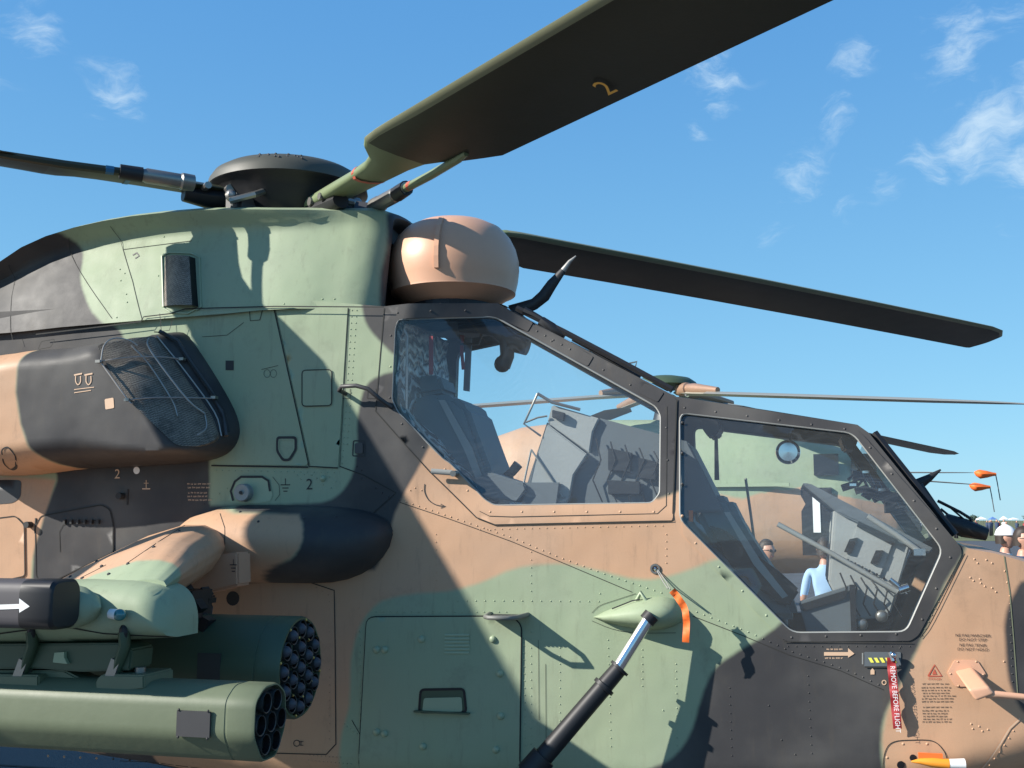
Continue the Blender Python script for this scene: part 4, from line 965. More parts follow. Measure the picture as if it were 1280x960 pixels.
adopt(MB().tube([on(1150, 606, -.1), on(1163, 625, -.1), on(1180, 650, -.1)], .016, 6).tube([on(1172, 626, 0), on(1200, 640, 0), on(1213, 648, 0), on(1217, 662, 0)], .008, 6).tube([on(1176, 636, 0), on(1200, 656, 0)], .006, 6).tube([on(1185, 632, 0), on(1206, 650, 0), on(1210, 662, 0)], .005, 6).build('wiper_arm', M['black'], None, 50), HELI)
adopt(MB().tube([on(1180, 650, 0), on(1205, 660, 0), on(1234, 668, 0)], [.035, .045, .03], 8).build('wiper_fairing', M['black'], None, 50), HELI)

# ------------------------------------------------------------------ cockpit interior
def slab(name, pxs, Y0, Y1, mat, bev=0.0, par=HELI):
    o = MB().prism([tuple(U(a, b, Y0)[[0, 2]]) for a, b in pxs], Y0, Y1).build(name, mat)
    if bev:
        bm = bmesh.new(); bm.from_mesh(o.data); bmesh.ops.bevel(bm, geom=bm.edges[:], offset=bev, segments=2, affect='EDGES', clamp_overlap=True); bm.to_mesh(o.data); bm.free(); auto_smooth(o, 30)
    return adopt(o, par)
def bulk(name, pts, hw, mat, th=.03):
    """wall across the cockpit along a line in XZ, slightly wavy"""
    V = []; n = 18
    P = [U(*p, -.45) for p in pts]; m = 24; F = []
    d = np.r_[0, np.cumsum([np.linalg.norm(P[i+1]-P[i]) for i in range(len(P)-1)])]
    for i in range(m+1):
        s = d[-1]*i/m; x = np.interp(s, d, [p[0] for p in P]); z = np.interp(s, d, [p[2] for p in P])
        for j in range(n+1): t = -1+2*j/n; V.append((x+.02*math.sin(3*t+i*.7)*math.cos(i*.45), hw*t, z))
    F = [(i*(n+1)+j, i*(n+1)+j+1, (i+1)*(n+1)+j+1, (i+1)*(n+1)+j) for i in range(m) for j in range(n)]
    return adopt(mesh(name, V, F, mat, None, True), HELI)
bulk('rear_bulkhead', [(496, 396), (497, 512), (560, 578), (612, 634)], .42, M['crump'])
bulk('centre_bulkhead', [(853, 560), (853, 650), (985, 792)], .47, M['inter'])
slab('seat', [(505, 500), (545, 491), (566, 494), (584, 508), (597, 545), (608, 575), (618, 600), (622, 640), (540, 640)], -.24, .24, M['seat'], .03)
slab('headrest', [(520, 470), (548, 468), (556, 490), (520, 496)], -.13, .13, M['seat'], .02)
slab('instrument_console', [(684, 526), (740, 540), (748, 522), (860, 552), (905, 640), (660, 640), (656, 612)], -.26, .26, M['hoodd'], .008)
slab('instrument_hood', [(690, 506), (749, 523), (741, 540), (737, 566), (684, 528)], -.285, .285, M['hood'], .006)
slab('console_side_panel', [(684, 530), (734, 568), (717, 594), (712, 622), (703, 637), (657, 628), (668, 580)], -.30, -.26, M['hood'], .006)
slab('console_side_panel', [(655, 603), (700, 603), (695, 640), (652, 632)], -.33, -.30, M['hoodd'], .006)
slab('side_console', [(590, 600), (612, 590), (655, 604), (658, 612), (646, 628), (600, 622)], -.36, -.18, M['hoodd'], .008)
adopt(MB().tube([U(628, 600, -.1), U(640, 590, -.1), U(648, 580, -.1)], [.02, .024, .026], 10).build('control_grip', M['black'], None, 50), HELI)
adopt(MB().tube([U(672, 492, -.3), U(655, 530, -.3), U(676, 545, -.3)], .006, 6).tube([U(672, 492, -.3), U(690, 503, -.3), U(725, 512, -.3)], .009, 6).tube([U(657, 528, -.3), U(672, 522, -.3), U(684, 520, -.3)], .005, 6).build('hood_stay', M['dull'], None, 50), HELI)
adopt(MB().tube([U(664, 562, -.31), U(704, 622, -.31)], .005, 6).tube([U(664, 562, -.31), U(655, 603, -.31)], .005, 6).build('hood_stay', M['seal'], None, 50), HELI)
# roof-mounted sight hanging in the rear cockpit
adopt(MB().tube([U(575, 408, -.1), U(600, 408, -.1), U(622, 412, -.1), U(634, 425, -.1), U(634, 445, -.1), U(628, 457, -.1)], [.035, .04, .045, .045, .038, .045], 12).tube([U(626, 415, -.1), U(640, 428, -.1), U(660, 434, -.1)], [.04, .05, .045], 12).ball(U(628, 455, -.1), .045, 10, 8).build('hanging_sight', M['black'], None, 50), HELI)
adopt(MB().tube([U(573, 418, -.1), U(576, 430, -.1), U(598, 430, -.1), U(602, 418, -.1)], .008, 6).build('sight_bracket', M['black'], None, 50), HELI)
slab('strap', [(582, 422), (589, 422), (586, 489), (579, 488)], -.02, .0, M['hoodd']); slab('red_strap', [(575, 419), (580, 419), (579, 440), (581, 462), (577, 462), (575, 440)], -.04, -.035, M['red']); slab('red_strap', [(536, 420), (541, 420), (541, 468), (536, 468)], -.30, -.29, M['red'])
adopt(MB().tube([hp(505, 412, -.05), hp(509, 420, -.05), hp(508, 511, -.05), hp(534, 548, -.05), hp(556, 568, -.05), hp(556, 574, -.03)], .007, 6).build('inner_grab_rail', M['seal'], None, 50), HELI)
slab('map_pouch', [(596, 470), (612, 466), (612, 480), (604, 500), (598, 500)], .30, .32, M['crump']) if False else None
# front cockpit
slab('seat', [(868, 640), (880, 618), (912, 620), (932, 660), (958, 700), (990, 745), (1000, 775), (940, 775)], -.22, .22, M['seat'], .03)
slab('seat_side_bolster', [(884, 656), (905, 662), (940, 690), (975, 715), (1000, 738), (985, 760), (960, 745), (910, 705)], -.27, -.22, M['black'], .012)
slab('front_console', [(1044, 636), (1140, 676), (1112, 772), (1060, 775), (1036, 728)], -.24, .24, M['hood'], .008)
slab('glare_shield', [(1002, 604), (1012, 604), (1168, 686), (1160, 694), (1048, 642)], -.27, .27, M['hoodd'], .008)
slab('console_recess', [(1072, 654), (1118, 676), (1100, 722), (1056, 700)], -.252, -.241, M['hood'], .004)
for q in ([(1073, 652), (1120, 674), (1117, 682), (1071, 658)], [(1062, 674), (1072, 672), (1064, 692), (1055, 690)], [(1095, 688), (1104, 688), (1097, 706), (1088, 704)]): slab('console_slot', q, -.268, -.254, M['black'])
slab('display_unit', [(998, 753), (1066, 731), (1070, 790), (1010, 795)], -.30, -.24, M['hoodd'], .006); slab('display_screen', [(1002, 755), (1060, 737), (1056, 748), (1004, 764)], -.312, -.304, M['black'])
slab('display_frame', [(1062, 731), (1069, 731), (1071, 790), (1064, 790)], -.315, -.30, M['black'])
for a, b in ((1077, 780), (1102, 770)):
    q = U(a, b, -.27); V, F = lathe([(0, -.035), (.018, -.035), (.026, -.028), (.028, 0)], q, 16, 'y'); adopt(mesh('console_knob', V, F, M['dull'], None, True), HELI)
adopt(MB().tube([U(972, 655, -.3), U(1040, 692, -.3), U(1122, 740, -.3)], .012, 8).build('canopy_stay', M['seal'], None, 50), HELI)
adopt(MB().tube([U(1124, 738, -.3), U(1136, 734, -.3)], .02, 8).tube([U(1112, 724, -.3), U(1134, 742, -.3)], .012, 8).build('stay_joint', M['steel'], None, 50), HELI)
adopt(MB().tube([U(1085, 645, -.3), U(1120, 668, -.3), U(1148, 688, -.3)], .013, 8).build('canopy_stay', M['seal'], None, 50), HELI)
adopt(MB().box(U(1149, 690, -.3), (.05, .04, .03)).build('stay_joint', M['steel']), HELI)
adopt(MB().tube([U(932, 598, .2), U(938, 640, .2), U(946, 700, .2)], .008, 6).build('canopy_brace', M['seal'], None, 50), HELI)
V, F = lathe([(0, -.02), (.045, -.018), (.058, -.006), (.06, .01), (0, .012)], U(985, 565, -.05), 28, 'y'); adopt(auto_smooth(mesh('mirror_disc', V, F, M['lens']), 40), HELI)
adopt(MB().tube([U(985, 565, -.04), U(990, 535, -.04)], .006, 6).build('mirror_stalk', M['black']), HELI)
slab('roof_pack', [(876, 522), (900, 526), (900, 538), (893, 545), (884, 545), (877, 535)], -.2, .1, M['black'], .01)
slab('cable_loom', [(893, 545), (897, 545), (899, 600), (893, 600)], -.1, -.08, M['black']); slab('red_strap', [(861, 638), (866, 638), (866, 652), (861, 652)], -.40, -.39, M['orange'])
r_ = random.Random(8)
mb = MB()
for k in range(9):
    a, b = 1064+k*7+r_.uniform(-3, 3), 598+k*4+r_.uniform(-12, 10); q = U(a, b, r_.uniform(-.15, .2)); mb.box(q, (r_.uniform(.04, .09), .08, r_.uniform(.03, .07)), Matrix.Rotation(r_.uniform(-.6, .6), 3, 'Y'))
for k in range(6):
    a, b = 1060+k*12, 600+k*7; mb.tube([U(a, b, -.1), U(a+14, b-10+r_.uniform(-6, 6), -.1), U(a+26, b+12, -.1)], .008, 5)
adopt(mb.build('sighting_equipment', M['black'], None, 40), HELI)
slab('roof_pack', [(1050, 545), (1066, 548), (1070, 562), (1056, 562)], -.15, .1, M['black'], .008)
for a, b in ((1082, 590), (1102, 612), (1128, 634), (1066, 606)): adopt(MB().box(U(a, b, -.16), (.03, .02, .012)).build('bright_fitting', M['steel']), HELI)
adopt(MB().tube([U(1100, 560, -.2), U(1115, 600, -.2), U(1160, 660, -.2)], .012, 6).build('front_brace', M['hoodd'], None, 50), HELI)
for q_ in (([(548, 500), (556, 500), (590, 560), (604, 600), (596, 602), (580, 562)], -.255), ([(905, 640), (912, 640), (950, 700), (985, 745), (978, 748), (942, 706)], -.285)):
    slab('harness_strap', q_[0], q_[1]-.008, q_[1], M['seal'])
for q_ in (([(690, 512), (706, 516), (704, 526), (690, 522)], -.30), ([(760, 560), (790, 566), (788, 590), (760, 588)], -.275), ([(798, 572), (820, 577), (820, 600), (798, 598)], -.275), ([(760, 600), (800, 602), (800, 618), (760, 618)], -.275)):
    slab('avionics_box', q_[0], q_[1]-.02, q_[1]+.01, M['black'], .003)
for k in range(5):
    a0 = 745+k*18; adopt(MB().tube([U(a0, 548+k*4, -.29), U(a0+6, 575, -.30), U(a0-4, 600, -.29), U(a0+8, 628, -.28)], .004, 5).build('cable', M['black'], None, 60), HELI)
for k in range(6):
    a0 = 1050+k*13; adopt(MB().tube([U(a0, 716+k*3, -.28), U(a0+8, 735, -.30), U(a0+3, 755, -.28), U(a0+12, 770, -.27)], .004, 5).build('cable', M['black'], None, 60), HELI)
for k in range(7):
    q = U(1060+k*9, 700+k*4.5, -.262); adopt(MB().ball(q, .006, 6, 4).build('console_screw', M['black']), HELI)
fl = MB(); a = U(850, 830, 0); b = U(1210, 830, 0); fl.box(((a[0]+b[0])/2, 0, a[2]), (b[0]-a[0], .9, .02)); adopt(fl.build('cockpit_floor', M['inter']), HELI)
fl = MB(); a = U(600, 700, 0); b = U(850, 700, 0); fl.box(((a[0]+b[0])/2, 0, a[2]), (b[0]-a[0], .9, .02)); adopt(fl.build('cockpit_floor', M['inter']), HELI)
slab('nose_bulkhead', [(1200, 690), (1212, 690), (1212, 830), (1160, 830), (1150, 800)], -.3, .3, M['inter'])
adopt(RIV.build('rivets', CAMO), HELI); bpy.data.objects['rivets']['kind'] = 'stuff'; paint(bpy.data.objects['rivets'], HULLZ)

# ------------------------------------------------------------------ pylon and stores on the near wing
def pillow(name, pxs, Yt, depth, rad, mat, par, zones=None, rim=.1, step=.015, Yu=None):
    O = XZ(pxs, Yt+depth*.5 if Yu is None else Yu)
    def f(x, z):
        P2 = np.stack([np.ravel(x), np.ravel(z)], 1).astype(float); t = np.clip(sdf(P2, O)/rad, 0, 1)
        y = Yt+depth*(1-np.sqrt(np.clip(1-(1-t)**2, 0, 1))); return y.reshape(np.shape(x)) if np.ndim(x) else float(y[0])
    o = sheet(name, O, f, mat, None, step=step, rim=rim)
    paint(o, zones or ([], [])); return adopt(o, par), f
pyl, pf = pillow('wing_pylon', cr([(-120, 728), (0, 728), (72, 727), (150, 727)], 2)+cr([(165, 728), (190, 734), (205, 748), (212, 770), (212, 798)], 4)+[(130, 803), (0, 806), (-120, 808)], -2.10, .10, .09, CAMO, HELI, rim=.14)
V, F = lathe([(.0, -.02), (.07, 0), (.078, .03), (.07, .07), (.045, .12), (.0, .15)], U(80, 758, -2.13), 20, 'x'); o = mesh('pylon_bulge', V, F, CAMO, None, True); paint(o, ([], [])); adopt(o, HELI)
seam([(-60, 800), (75, 782), (130, 792), (212, 796)], .005, pf)
q = U(145, 768, -2.125)
adopt(MB().tube([q+np.array([-.032, 0, .003]), q+np.array([-.024, 0, .002]), q+np.array([.004, 0, 0])], [.006, .017, .019], 12).build('position_lamp_base', M['white'], None, 50), HELI)
adopt(MB().ball(q+np.array([.014, 0, -.001]), (.024, .021, .021), 14, 10).build('position_lamp', M['lamp'], None, 80), HELI)
adopt(MB().tube([q+np.array([.0, .05, -.002]), q+np.array([0, 0, -.002])], .014, 10).build('lamp_stem', M['greenp'], None, 60), HELI)
# tan bracket and black mechanism under the wing
slab('wing_bracket', [(190, 742), (236, 706), (252, 696), (297, 690), (298, 732), (262, 741), (230, 742)], -.93, -.80, M['tanp'], .010)
for y, w_ in ((706, 9), (710, 6), (714, 4)): seam([(292-w_/2, y), (292+w_/2, y)], .004, lambda x, z: -.932+0*x, mat=M['dark'])
seam([(292, 699), (292, 706)], .003, lambda x, z: -.932+0*x, mat=M['dark'])
mb = MB(); r_ = random.Random(2)
for k in range(26): q = U(214+r_.uniform(-4, 46), 752+r_.uniform(-14, 30), -1.35+r_.uniform(-.15, .15)); mb.box(q, (r_.uniform(.03, .10), .06, r_.uniform(.02, .06)), Matrix.Rotation(r_.uniform(-1, 1), 3, 'Y'))
for k in range(9): mb.tube([U(208+k*6, 742+r_.uniform(-4, 4), -1.35), U(216+k*6, 765+r_.uniform(-8, 8), -1.3), U(228+k*4, 790, -1.35)], .008, 5)
mb.box(U(120, 765, -1.40), (1.0, .16, .20)); mb.ball(U(252, 778, -1.37), .045, 8, 6)
adopt(mb.build('release_unit', M['black']), HELI)
q = US(291, 748, hull); V, F = lathe([(0, -.001), (.034, -.002), (.036, 0)], q, 16, 'y'); adopt(mesh('drain_recess', V, F, M['brownd'] if 'brownd' in M else M['dark']), HELI)

def pod_round(name, label, cx, cy, Y, rad, length, ntube, mats, square=0.0):
    c = U(cx, cy, Y); root = empty(name, (c[0]-length/2, c[1], c[2]), label, 'rocket pod')
    def sec(x, r, n=48):
        out = []
        if square:
            H6 = rnd([(.40, 1.0), (.93, .66), (.96, -.28), (.42, -1.0), (-.42, -1.0), (-.96, -.28), (-.93, .66), (-.40, 1.0)], .22, 5)
            return [(c[0]+x, c[1]-r*u, c[2]+r*v) for u, v in H6]
        for j in range(n):
            a = 2*math.pi*j/n; k = 1/max(abs(math.cos(a)), abs(math.sin(a))); e = (1-square)+square*(1/(abs(math.cos(a))**5+abs(math.sin(a))**5)**.2)*.97
            out.append((c[0]+x, c[1]+r*e*math.cos(a), c[2]+r*e*math.sin(a)))
        return out
    V, F = loft([sec(-length, rad*.7), sec(-length+.05, rad*.97), sec(-length+.08, rad), sec(-.11, rad), sec(-.108, rad*.985), sec(-.102, rad*.985), sec(-.1, rad), sec(-.012, rad), sec(0, rad*.97), sec(0, rad*.93), sec(-.02, rad*.92)], cap=False)
    F = list(F); adopt(auto_smooth(mesh('pod_body', V, F, mats[0]), 35), root)
    V = sec(-.021, rad*.95); n = len(V); V = V+[(c[0]-.021, c[1], c[2])]
    adopt(mesh('pod_face', V, [(j, (j+1) % n, n) for j in range(n)], mats[1]), root)
    ctr = [(0, 0)]
    if ntube == 7: ctr += [(.60*rad*math.cos(R(60*k)), .62*rad*math.sin(R(60*k))) for k in range(6)]; tr = rad*.272
    else: ctr += [(.40*rad*math.cos(R(60*k+30)), .40*rad*math.sin(R(60*k+30))) for k in range(6)]+[(.755*rad*math.cos(R(30*k)), .755*rad*math.sin(R(30*k))) for k in range(12)]; tr = rad*.180
    for (u, v) in ctr:
        P_ = (c[0], c[1]+u, c[2]+v)
        V, F = lathe([(tr*.90, -.20), (tr*.90, .004), (tr*1.0, .006), (tr*1.0, -.022)], P_, 18, 'x'); V += [(P_[0]-.20, P_[1], P_[2])]; kk = len(V)-1; F += [(j, (j+1) % 18, kk) for j in range(18)]
        t_ = adopt(auto_smooth(mesh('launch_tube', V, F, None, None, mats=[M['tube'], mats[2]], midx=[0]*18+[1]*36+[0]*18), 40), root)
        if ntube != 7:
            V, F = lathe([(tr*.86, -.05), (tr*.78, -.02), (tr*.55, .006), (tr*.25, .018), (0, .021)], P_, 14, 'x'); adopt(mesh('rocket_nose', V, F, mats[3], None, True), t_)
            t_.data.update()
    return root, c
M['podf'] = principled('pod_face_metal', (.03, .034, .03), .5, .3); M['podl'] = principled('tube_lip_metal', (.05, .055, .055), .5, .3); M['rock'] = principled('rocket_cap', (.05, .06, .08), .55); M['brass'] = principled('brass_pin', (.6, .38, .10), .35, .6)
pod7, c7 = pod_round('rocket_pod', 'olive seven-tube rocket pod with empty bores, slung lowest and nearest on the wing', 338, 902, -2.0, .128, 1.9, 7, [M['pod'], M['podf'], M['podl']], square=.16)
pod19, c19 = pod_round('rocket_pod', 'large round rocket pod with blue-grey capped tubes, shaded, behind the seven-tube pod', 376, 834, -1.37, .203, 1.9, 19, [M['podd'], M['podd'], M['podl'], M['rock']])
for k in range(16):
    a = R(k*22.5+11); rr_ = .203*(.93 if k % 2 else .60); adopt(MB().ball((c19[0]+.0, c19[1]+rr_*math.cos(a), c19[2]+rr_*math.sin(a)), .0065, 6, 4).build('contact_pin', M['brass']), pod19)
adopt(MB().box(c19+np.array([-.30, -.200, .02]), (.10, .006, .10)).build('data_plate', M['podl']), pod19)
pb = MB(); q = c7+np.array([-.22, -.127, .005]); pb.box(q, (.125, .008, .085)); adopt(pb.build('data_plate', M['plate'] if 'plate' in M else M['greyp']), pod7)
for dx in (-.055, .055):
    for dz in (-.045, .045): adopt(MB().ball(q+np.array([dx, -.004, dz]), .005, 6, 4).build('plate_screw', M['dark']), pod7)
# carrying lugs, sway braces and adapter between pylon and seven-tube pod
for x0, x1 in ((-30, 48), (119, 180)):
    slab('carrying_lug', [(x0, 868), (x0, 850), (x0+8, 843), (x1, 844), (x1, 862)], -2.09, -1.90, M['pod'], .006, pod7)
    a_ = x0+(56 if x0 < 0 else 22)
    if True:
        adopt(MB().box(U(a_+4, 836, -2.06), (.035, .05, .07), Matrix.Rotation(.35, 3, 'Y')).build('sway_brace_foot', M['dull']), HELI)
        adopt(MB().tube([U(a_+14, 790, -2.08), U(a_+15, 806, -2.08), U(a_+10, 822, -2.07), U(a_+3, 842, -2.06)], [.02, .018, .018, .016], 8, flat=1.3).build('sway_brace', M['podd'], None, 50), HELI)
        adopt(MB().ball(U(a_+13, 791, -2.09), (.018, .012, .03), 8, 6).build('brace_slot', M['tube']), HELI)
slab('pylon_adapter', [(-120, 806), (150, 804), (165, 812), (162, 838), (100, 840), (50, 836), (-120, 838)], -2.06, -1.92, M['podd'], .006)
slab('adapter_step', [(68, 816), (80, 815), (80, 822), (84, 830), (66, 828)], -2.075, -2.055, M['greenp'])
slab('carrying_lug', [(-70, 862), (-70, 842), (-10, 838), (80, 838), (115, 856), (118, 868)], -2.04, -1.94, M['pod'], .006, pod7)
adopt(MB().tube([c7+np.array([-.50, -.02, .135]), c7+np.array([-.50, -.02, .17])], .02, 10).build('arming_plug', M['dull'], None, 40), pod7)
# dispenser tube with arrow outboard of the pylon
q = U(83, 755, -2.26); L_ = 1.1; root = empty('flare_dispenser', (q[0]-L_/2, q[1], q[2]), 'dark grey square-ended tube marked with a white arrow, at the left picture edge', 'dispenser')
def sq(x, h=.082):
    return [(q[0]+x, q[1]+h*.97*np.sign(math.cos(a))*abs(math.cos(a))**.45, q[2]+h*np.sign(math.sin(a))*abs(math.sin(a))**.45) for a in [2*math.pi*j/32 for j in range(32)]]
V, F = loft([sq(-L_), sq(-.125)]); adopt(auto_smooth(mesh('tube_body', V, F, principled('charcoal_tube', (.065, .06, .065), .6)), 40), root)
V, F = loft([sq(-.125, .0835), sq(-.012, .0835), sq(0, .074)]); adopt(auto_smooth(mesh('end_cap', V, F, M['black']), 40), root)
fz = lambda x, z: -2.26-.0815+0*x
A = [(-30, 757), (24, 755), (24, 748), (37, 758), (24, 766), (24, 761), (-30, 763)]
o = MB().prism([tuple(p) for p in XZ(A, fz)], q[1]-.0815, q[1]-.075).build('arrow_marking', M['white']); adopt(o, root)

# ------------------------------------------------------------------ tags hanging on the helicopter
def streamer(name, pts, wdt, mat, label, f, cat='tag'):
    P = np.array([US(a, b, f) for a, b in pts]); V = []; n = len(P)
    for i, p in enumerate(P):
        t = P[min(i+1, n-1)]-P[max(i-1, 0)]; t /= np.linalg.norm(t); s = np.array([-t[2], 0, t[0]])
        for k in range(4): u = -1+k*2/3; V.append(p+s*u*wdt/2+np.array([0, -.006*math.cos(i*1.3+u)-.003*u, 0]))
    V2 = V+[v+np.array([0, .002, 0]) for v in V]; m = len(V); F = [(4*i+k, 4*i+k+1, 4*i+k+5, 4*i+k+4) for i in range(n-1) for k in range(3)]; F += [tuple(x+m for x in f_)[::-1] for f_ in F]
    o = mesh(name, V2, F, mat, None, True); tag(o, label, cat); return o, P
sf = lambda x, z: hull(x, z)-.035
root = empty('warning_streamer', US(1114, 822, sf), 'red warning streamer printed in white, hanging below the yellow and black cockpit stripe', 'streamer')
o, P = streamer('ribbon', cr([(1114, 822), (1115, 838), (1117, 858), (1119, 880), (1122, 911)], 4), .035, M['red'], None, sf); del_ = [o.pop(k) for k in ('category',) if k in o.keys()]; adopt(o, root)
t = (P[-1]-P[0]); t /= np.linalg.norm(t); s_ = np.array([-t[2], 0, t[0]])
text('REMOVE BEFORE FLIGHT', 0, 0, 0, M['white'], par=root, name='lettering', size=.028, frame=((P[0]*.42+P[-1]*.58)+np.array([0, -.012, 0]), t, -s_ if s_[0] < 0 else s_), sx=.88)
adopt(MB().tube([US(1112, 815, sf), US(1114, 820, sf), US(1116, 826, sf)], .008, 6).ball(US(1117, 819, sf), .014, 8, 6).build('clip', M['steel'], None, 50), root)
sf2 = lambda x, z: -.54-.15+0*x
root = empty('orange_ribbon', US(820, 711, hull), 'orange cloth ribbon on a cord, draped over the green undercarriage fairing', 'ribbon')
o, P = streamer('ribbon', cr([(840, 738), (848, 748), (856, 762), (858, 780), (857, 803)], 4), .030, M['orange'], None, sf2); o.pop('category'); adopt(o, root)
adopt(MB().tube([hp(821, 713, .005), hp(829, 727, .03), hp(835, 736, .10)], .0028, 5).tube([hp(822, 712, .005), hp(833, 727, .03), hp(838, 737, .10)], .0025, 5).build('cord', M['seal']), root)
V, F = lathe([(.014, -.006), (.022, -.006), (.024, 0), (.014, 0)], hp(819, 711, .001), 16, 'y'); adopt(mesh('eyelet', V, F, M['dull']), root)
adopt(MB().ball(hp(819, 711, .004), .009, 8, 5).build('pin', M['steel']), root)
root = empty('probe_cover', hp(1165, 955, .06), 'orange and white bullet-shaped probe cover at the bottom right of the nose', 'cover')
adopt(MB().tube([hp(1139, 952, .05), hp(1150, 951.5, .05), hp(1165, 953, .05), hp(1186, 955, .05)], [.003, .012, .019, .021], 14).build('cone', M['amber'], None, 50), root)
adopt(MB().tube([hp(1186, 955, .05), hp(1206, 955, .05)], [.020, .022], 14).build('collar', M['white'], None, 50), root)
adopt(MB().box(hp(1163, 945, .045), (.095, .015, .022)).build('label_tab', M['orange']), root)

# ------------------------------------------------------------------ things beyond
def ground_at(rgt, dist): return np.array([CAM[0]+rgt*RT[0]-dist*math.sin(YAW), CAM[1]+rgt*RT[1]+dist*math.cos(YAW), 0.0])
def far_px(px, dist, py=None):
    p = ground_at((px-640)/FPX*dist*1.0, dist); return p
def local(name, V, F, mat, par, smooth=40, zones=None, mats=None, midx=None):
    o = mesh(name, V, F, mat, par, mats=mats, midx=midx)
    if smooth: auto_smooth(o, smooth)
    if zones: paint(o, zones)
    return o
def far_helicopter(label, pos, head, secs, hubz, blades, droop, rotor_r=6.5, zones=([], []), chord=.25, nac=True, fin=1.3):
    root = empty('parked_helicopter', tuple(pos), label, 'helicopter', None); root.rotation_euler.z = head
    rings = []
    for x, zc, hw, hh in secs:
        rings.append([(x, hw*np.sign(math.cos(a))*abs(math.cos(a))**.75, zc+hh*np.sign(math.sin(a))*abs(math.sin(a))**.8) for a in [2*math.pi*j/24 for j in range(24)]])
    fine = []
    for i in range(len(rings)-1):
        for k in range(6): t = k/6; fine.append([tuple(np.array(p)*(1-t)+np.array(q_)*t) for p, q_ in zip(rings[i], rings[i+1])])
    fine.append(rings[-1]); V, F = loft(fine); local('body', V, F, CAMO, root, 50, zones)
    mid = secs[len(secs)//2-1]
    for s in (-1, 1):
        V, F = lathe([(.05, -1.1), (.24, -1.0), (.30, -.4), (.32, .4), (.27, .8), (.20, .82), (.19, .7), (0, .7)], (-.4, s*(mid[2]+.12), hubz-1.0), 18, 'x')
        if nac: local('engine_nacelle', V, F, CAMO, root, 50, zones)
        b = MB(); b.box((2.35, s*(np.interp(2.35, [q[0] for q in secs][::-1], [q[2] for q in secs][::-1])*.985), mid[1]-.42), (.42, .06, .95)); local('cabin_door', b.V, b.F, M['tube'], root, 0)
        b = MB(); b.box((2.35, s*(np.interp(2.35, [q[0] for q in secs][::-1], [q[2] for q in secs][::-1])*.985+.04), mid[1]-.30), (.10, .02, .55)); local('door_placard', b.V, b.F, M['white'], root, 0)
        b = MB(); b.box((.7, s*(mid[2]+.01), mid[1]+.10), (2.6, .05, .05)); local('door_rail', b.V, b.F, M['greenp'], root, 0)
        for k in range(2): b = MB(); b.box((2.5+k*.5, s*(np.interp(2.5+k*.5, [q[0] for q in secs][::-1], [q[2] for q in secs][::-1])+.0), mid[1]+.38), (.34, .05, .30)); local('cockpit_window', b.V, b.F, M['screen'], root, 0)
        b = MB(); b.tube([(.9, s*.7, 1.0), (.9, s*1.25, .45)], .05, 8); local('gear_leg', b.V, b.F, M['greyp'], root, 40)
        V, F = lathe([(.1, -.09), (.26, -.09), (.3, 0), (.26, .09), (.1, .09)], (.9, s*1.3, .30), 20, 'y'); local('wheel', V, F, M['rubber'], root, 50)
    b = MB(); b.tube([(3.6, 0, 1.0), (3.6, 0, .25)], .05, 8); local('gear_leg', b.V, b.F, M['greyp'], root, 40)
    V, F = lathe([(.1, -.09), (.2, -.09), (.23, 0), (.2, .09), (.1, .09)], (3.6, 0, .23), 20, 'y'); local('wheel', V, F, M['rubber'], root, 50)
    xt, zt = secs[-1][0], secs[-1][1]
    V, F = loft([[(xt+.9, -.05, zt), (xt+.9, .05, zt), (xt-.1, .04, zt), (xt-.1, -.04, zt)], [(xt-.1, -.03, zt+fin), (xt-.1, .03, zt+fin), (xt-.7, .02, zt+fin), (xt-.7, -.02, zt+fin)]]); local('tail_fin', V, F, CAMO, root, 0, zones)
    V, F = lathe([(.22, -.55), (.16, -.3), (.10, -.1), (.10, 0)], (0, 0, hubz), 16); local('mast', V, F, M['black'], root)
    V, F = lathe([(0, .27), (.2, .26), (.4, .22), (.5, .15), (.52, .10), (.3, .06), (0, .02)], (0, 0, hubz), 32); local('rotor_head_dome', V, F, M['podd'], root)
    for bl in blades:
        az, droop_ = bl if isinstance(bl, tuple) else (bl, droop)
        a = R(az)-head; d = np.array([math.cos(a), math.sin(a), 0]); n_ = np.array([-math.sin(a), math.cos(a), 0]); rg = []
        for t, c_, th in ((.05, .07, .06), (.10, .08, .06), (.17, .08, .05), (.21, chord, .045), (.5, chord, .042), (.8, chord, .034), (.95, chord, .02), (.99, chord*.6, .012), (1, chord*.05, .006)):
            r = t*rotor_r; c0 = d*r+np.array([0, 0, hubz-droop_*t]); rg.append([c0+n_*c_, c0+np.array([0, 0, th]), c0-n_*c_, c0-np.array([0, 0, th*.6])])
        V, F = loft(rg); local('rotor_blade', V, F, M['farblade'], root, 30)
        b = MB(); b.tube([d*.42+np.array([0, 0, hubz]), d*.62+np.array([0, 0, hubz]), d*.63+np.array([0, 0, hubz]), d*.80+np.array([0, 0, hubz-.02]), d*1.35+np.array([0, 0, hubz-.10])], [.10, .10, .075, .085, .045], 10); local('blade_sleeve', b.V, b.F, M['copper'], root, 40)
        b = MB(); b.tube([d*.4+n_*.1+np.array([0, 0, hubz+.02]), d*.62+n_*.12+np.array([0, 0, hubz])], .03, 8).ball(tuple(d*.6+np.array([0, 0, hubz-.09])), .045, 8, 6); local('hub_fitting', b.V, b.F, M['steel'], root, 40)
    return root
M['farblade'] = principled('pale_blade_paint', (.30, .29, .24), .5); M['copper'] = principled('sleeve_metal', (.40, .25, .17), .4, .4)
def head_angle(dr, dd):
    v = ground_at(dr, dd)-ground_at(0, 0); return math.atan2(v[1], v[0])
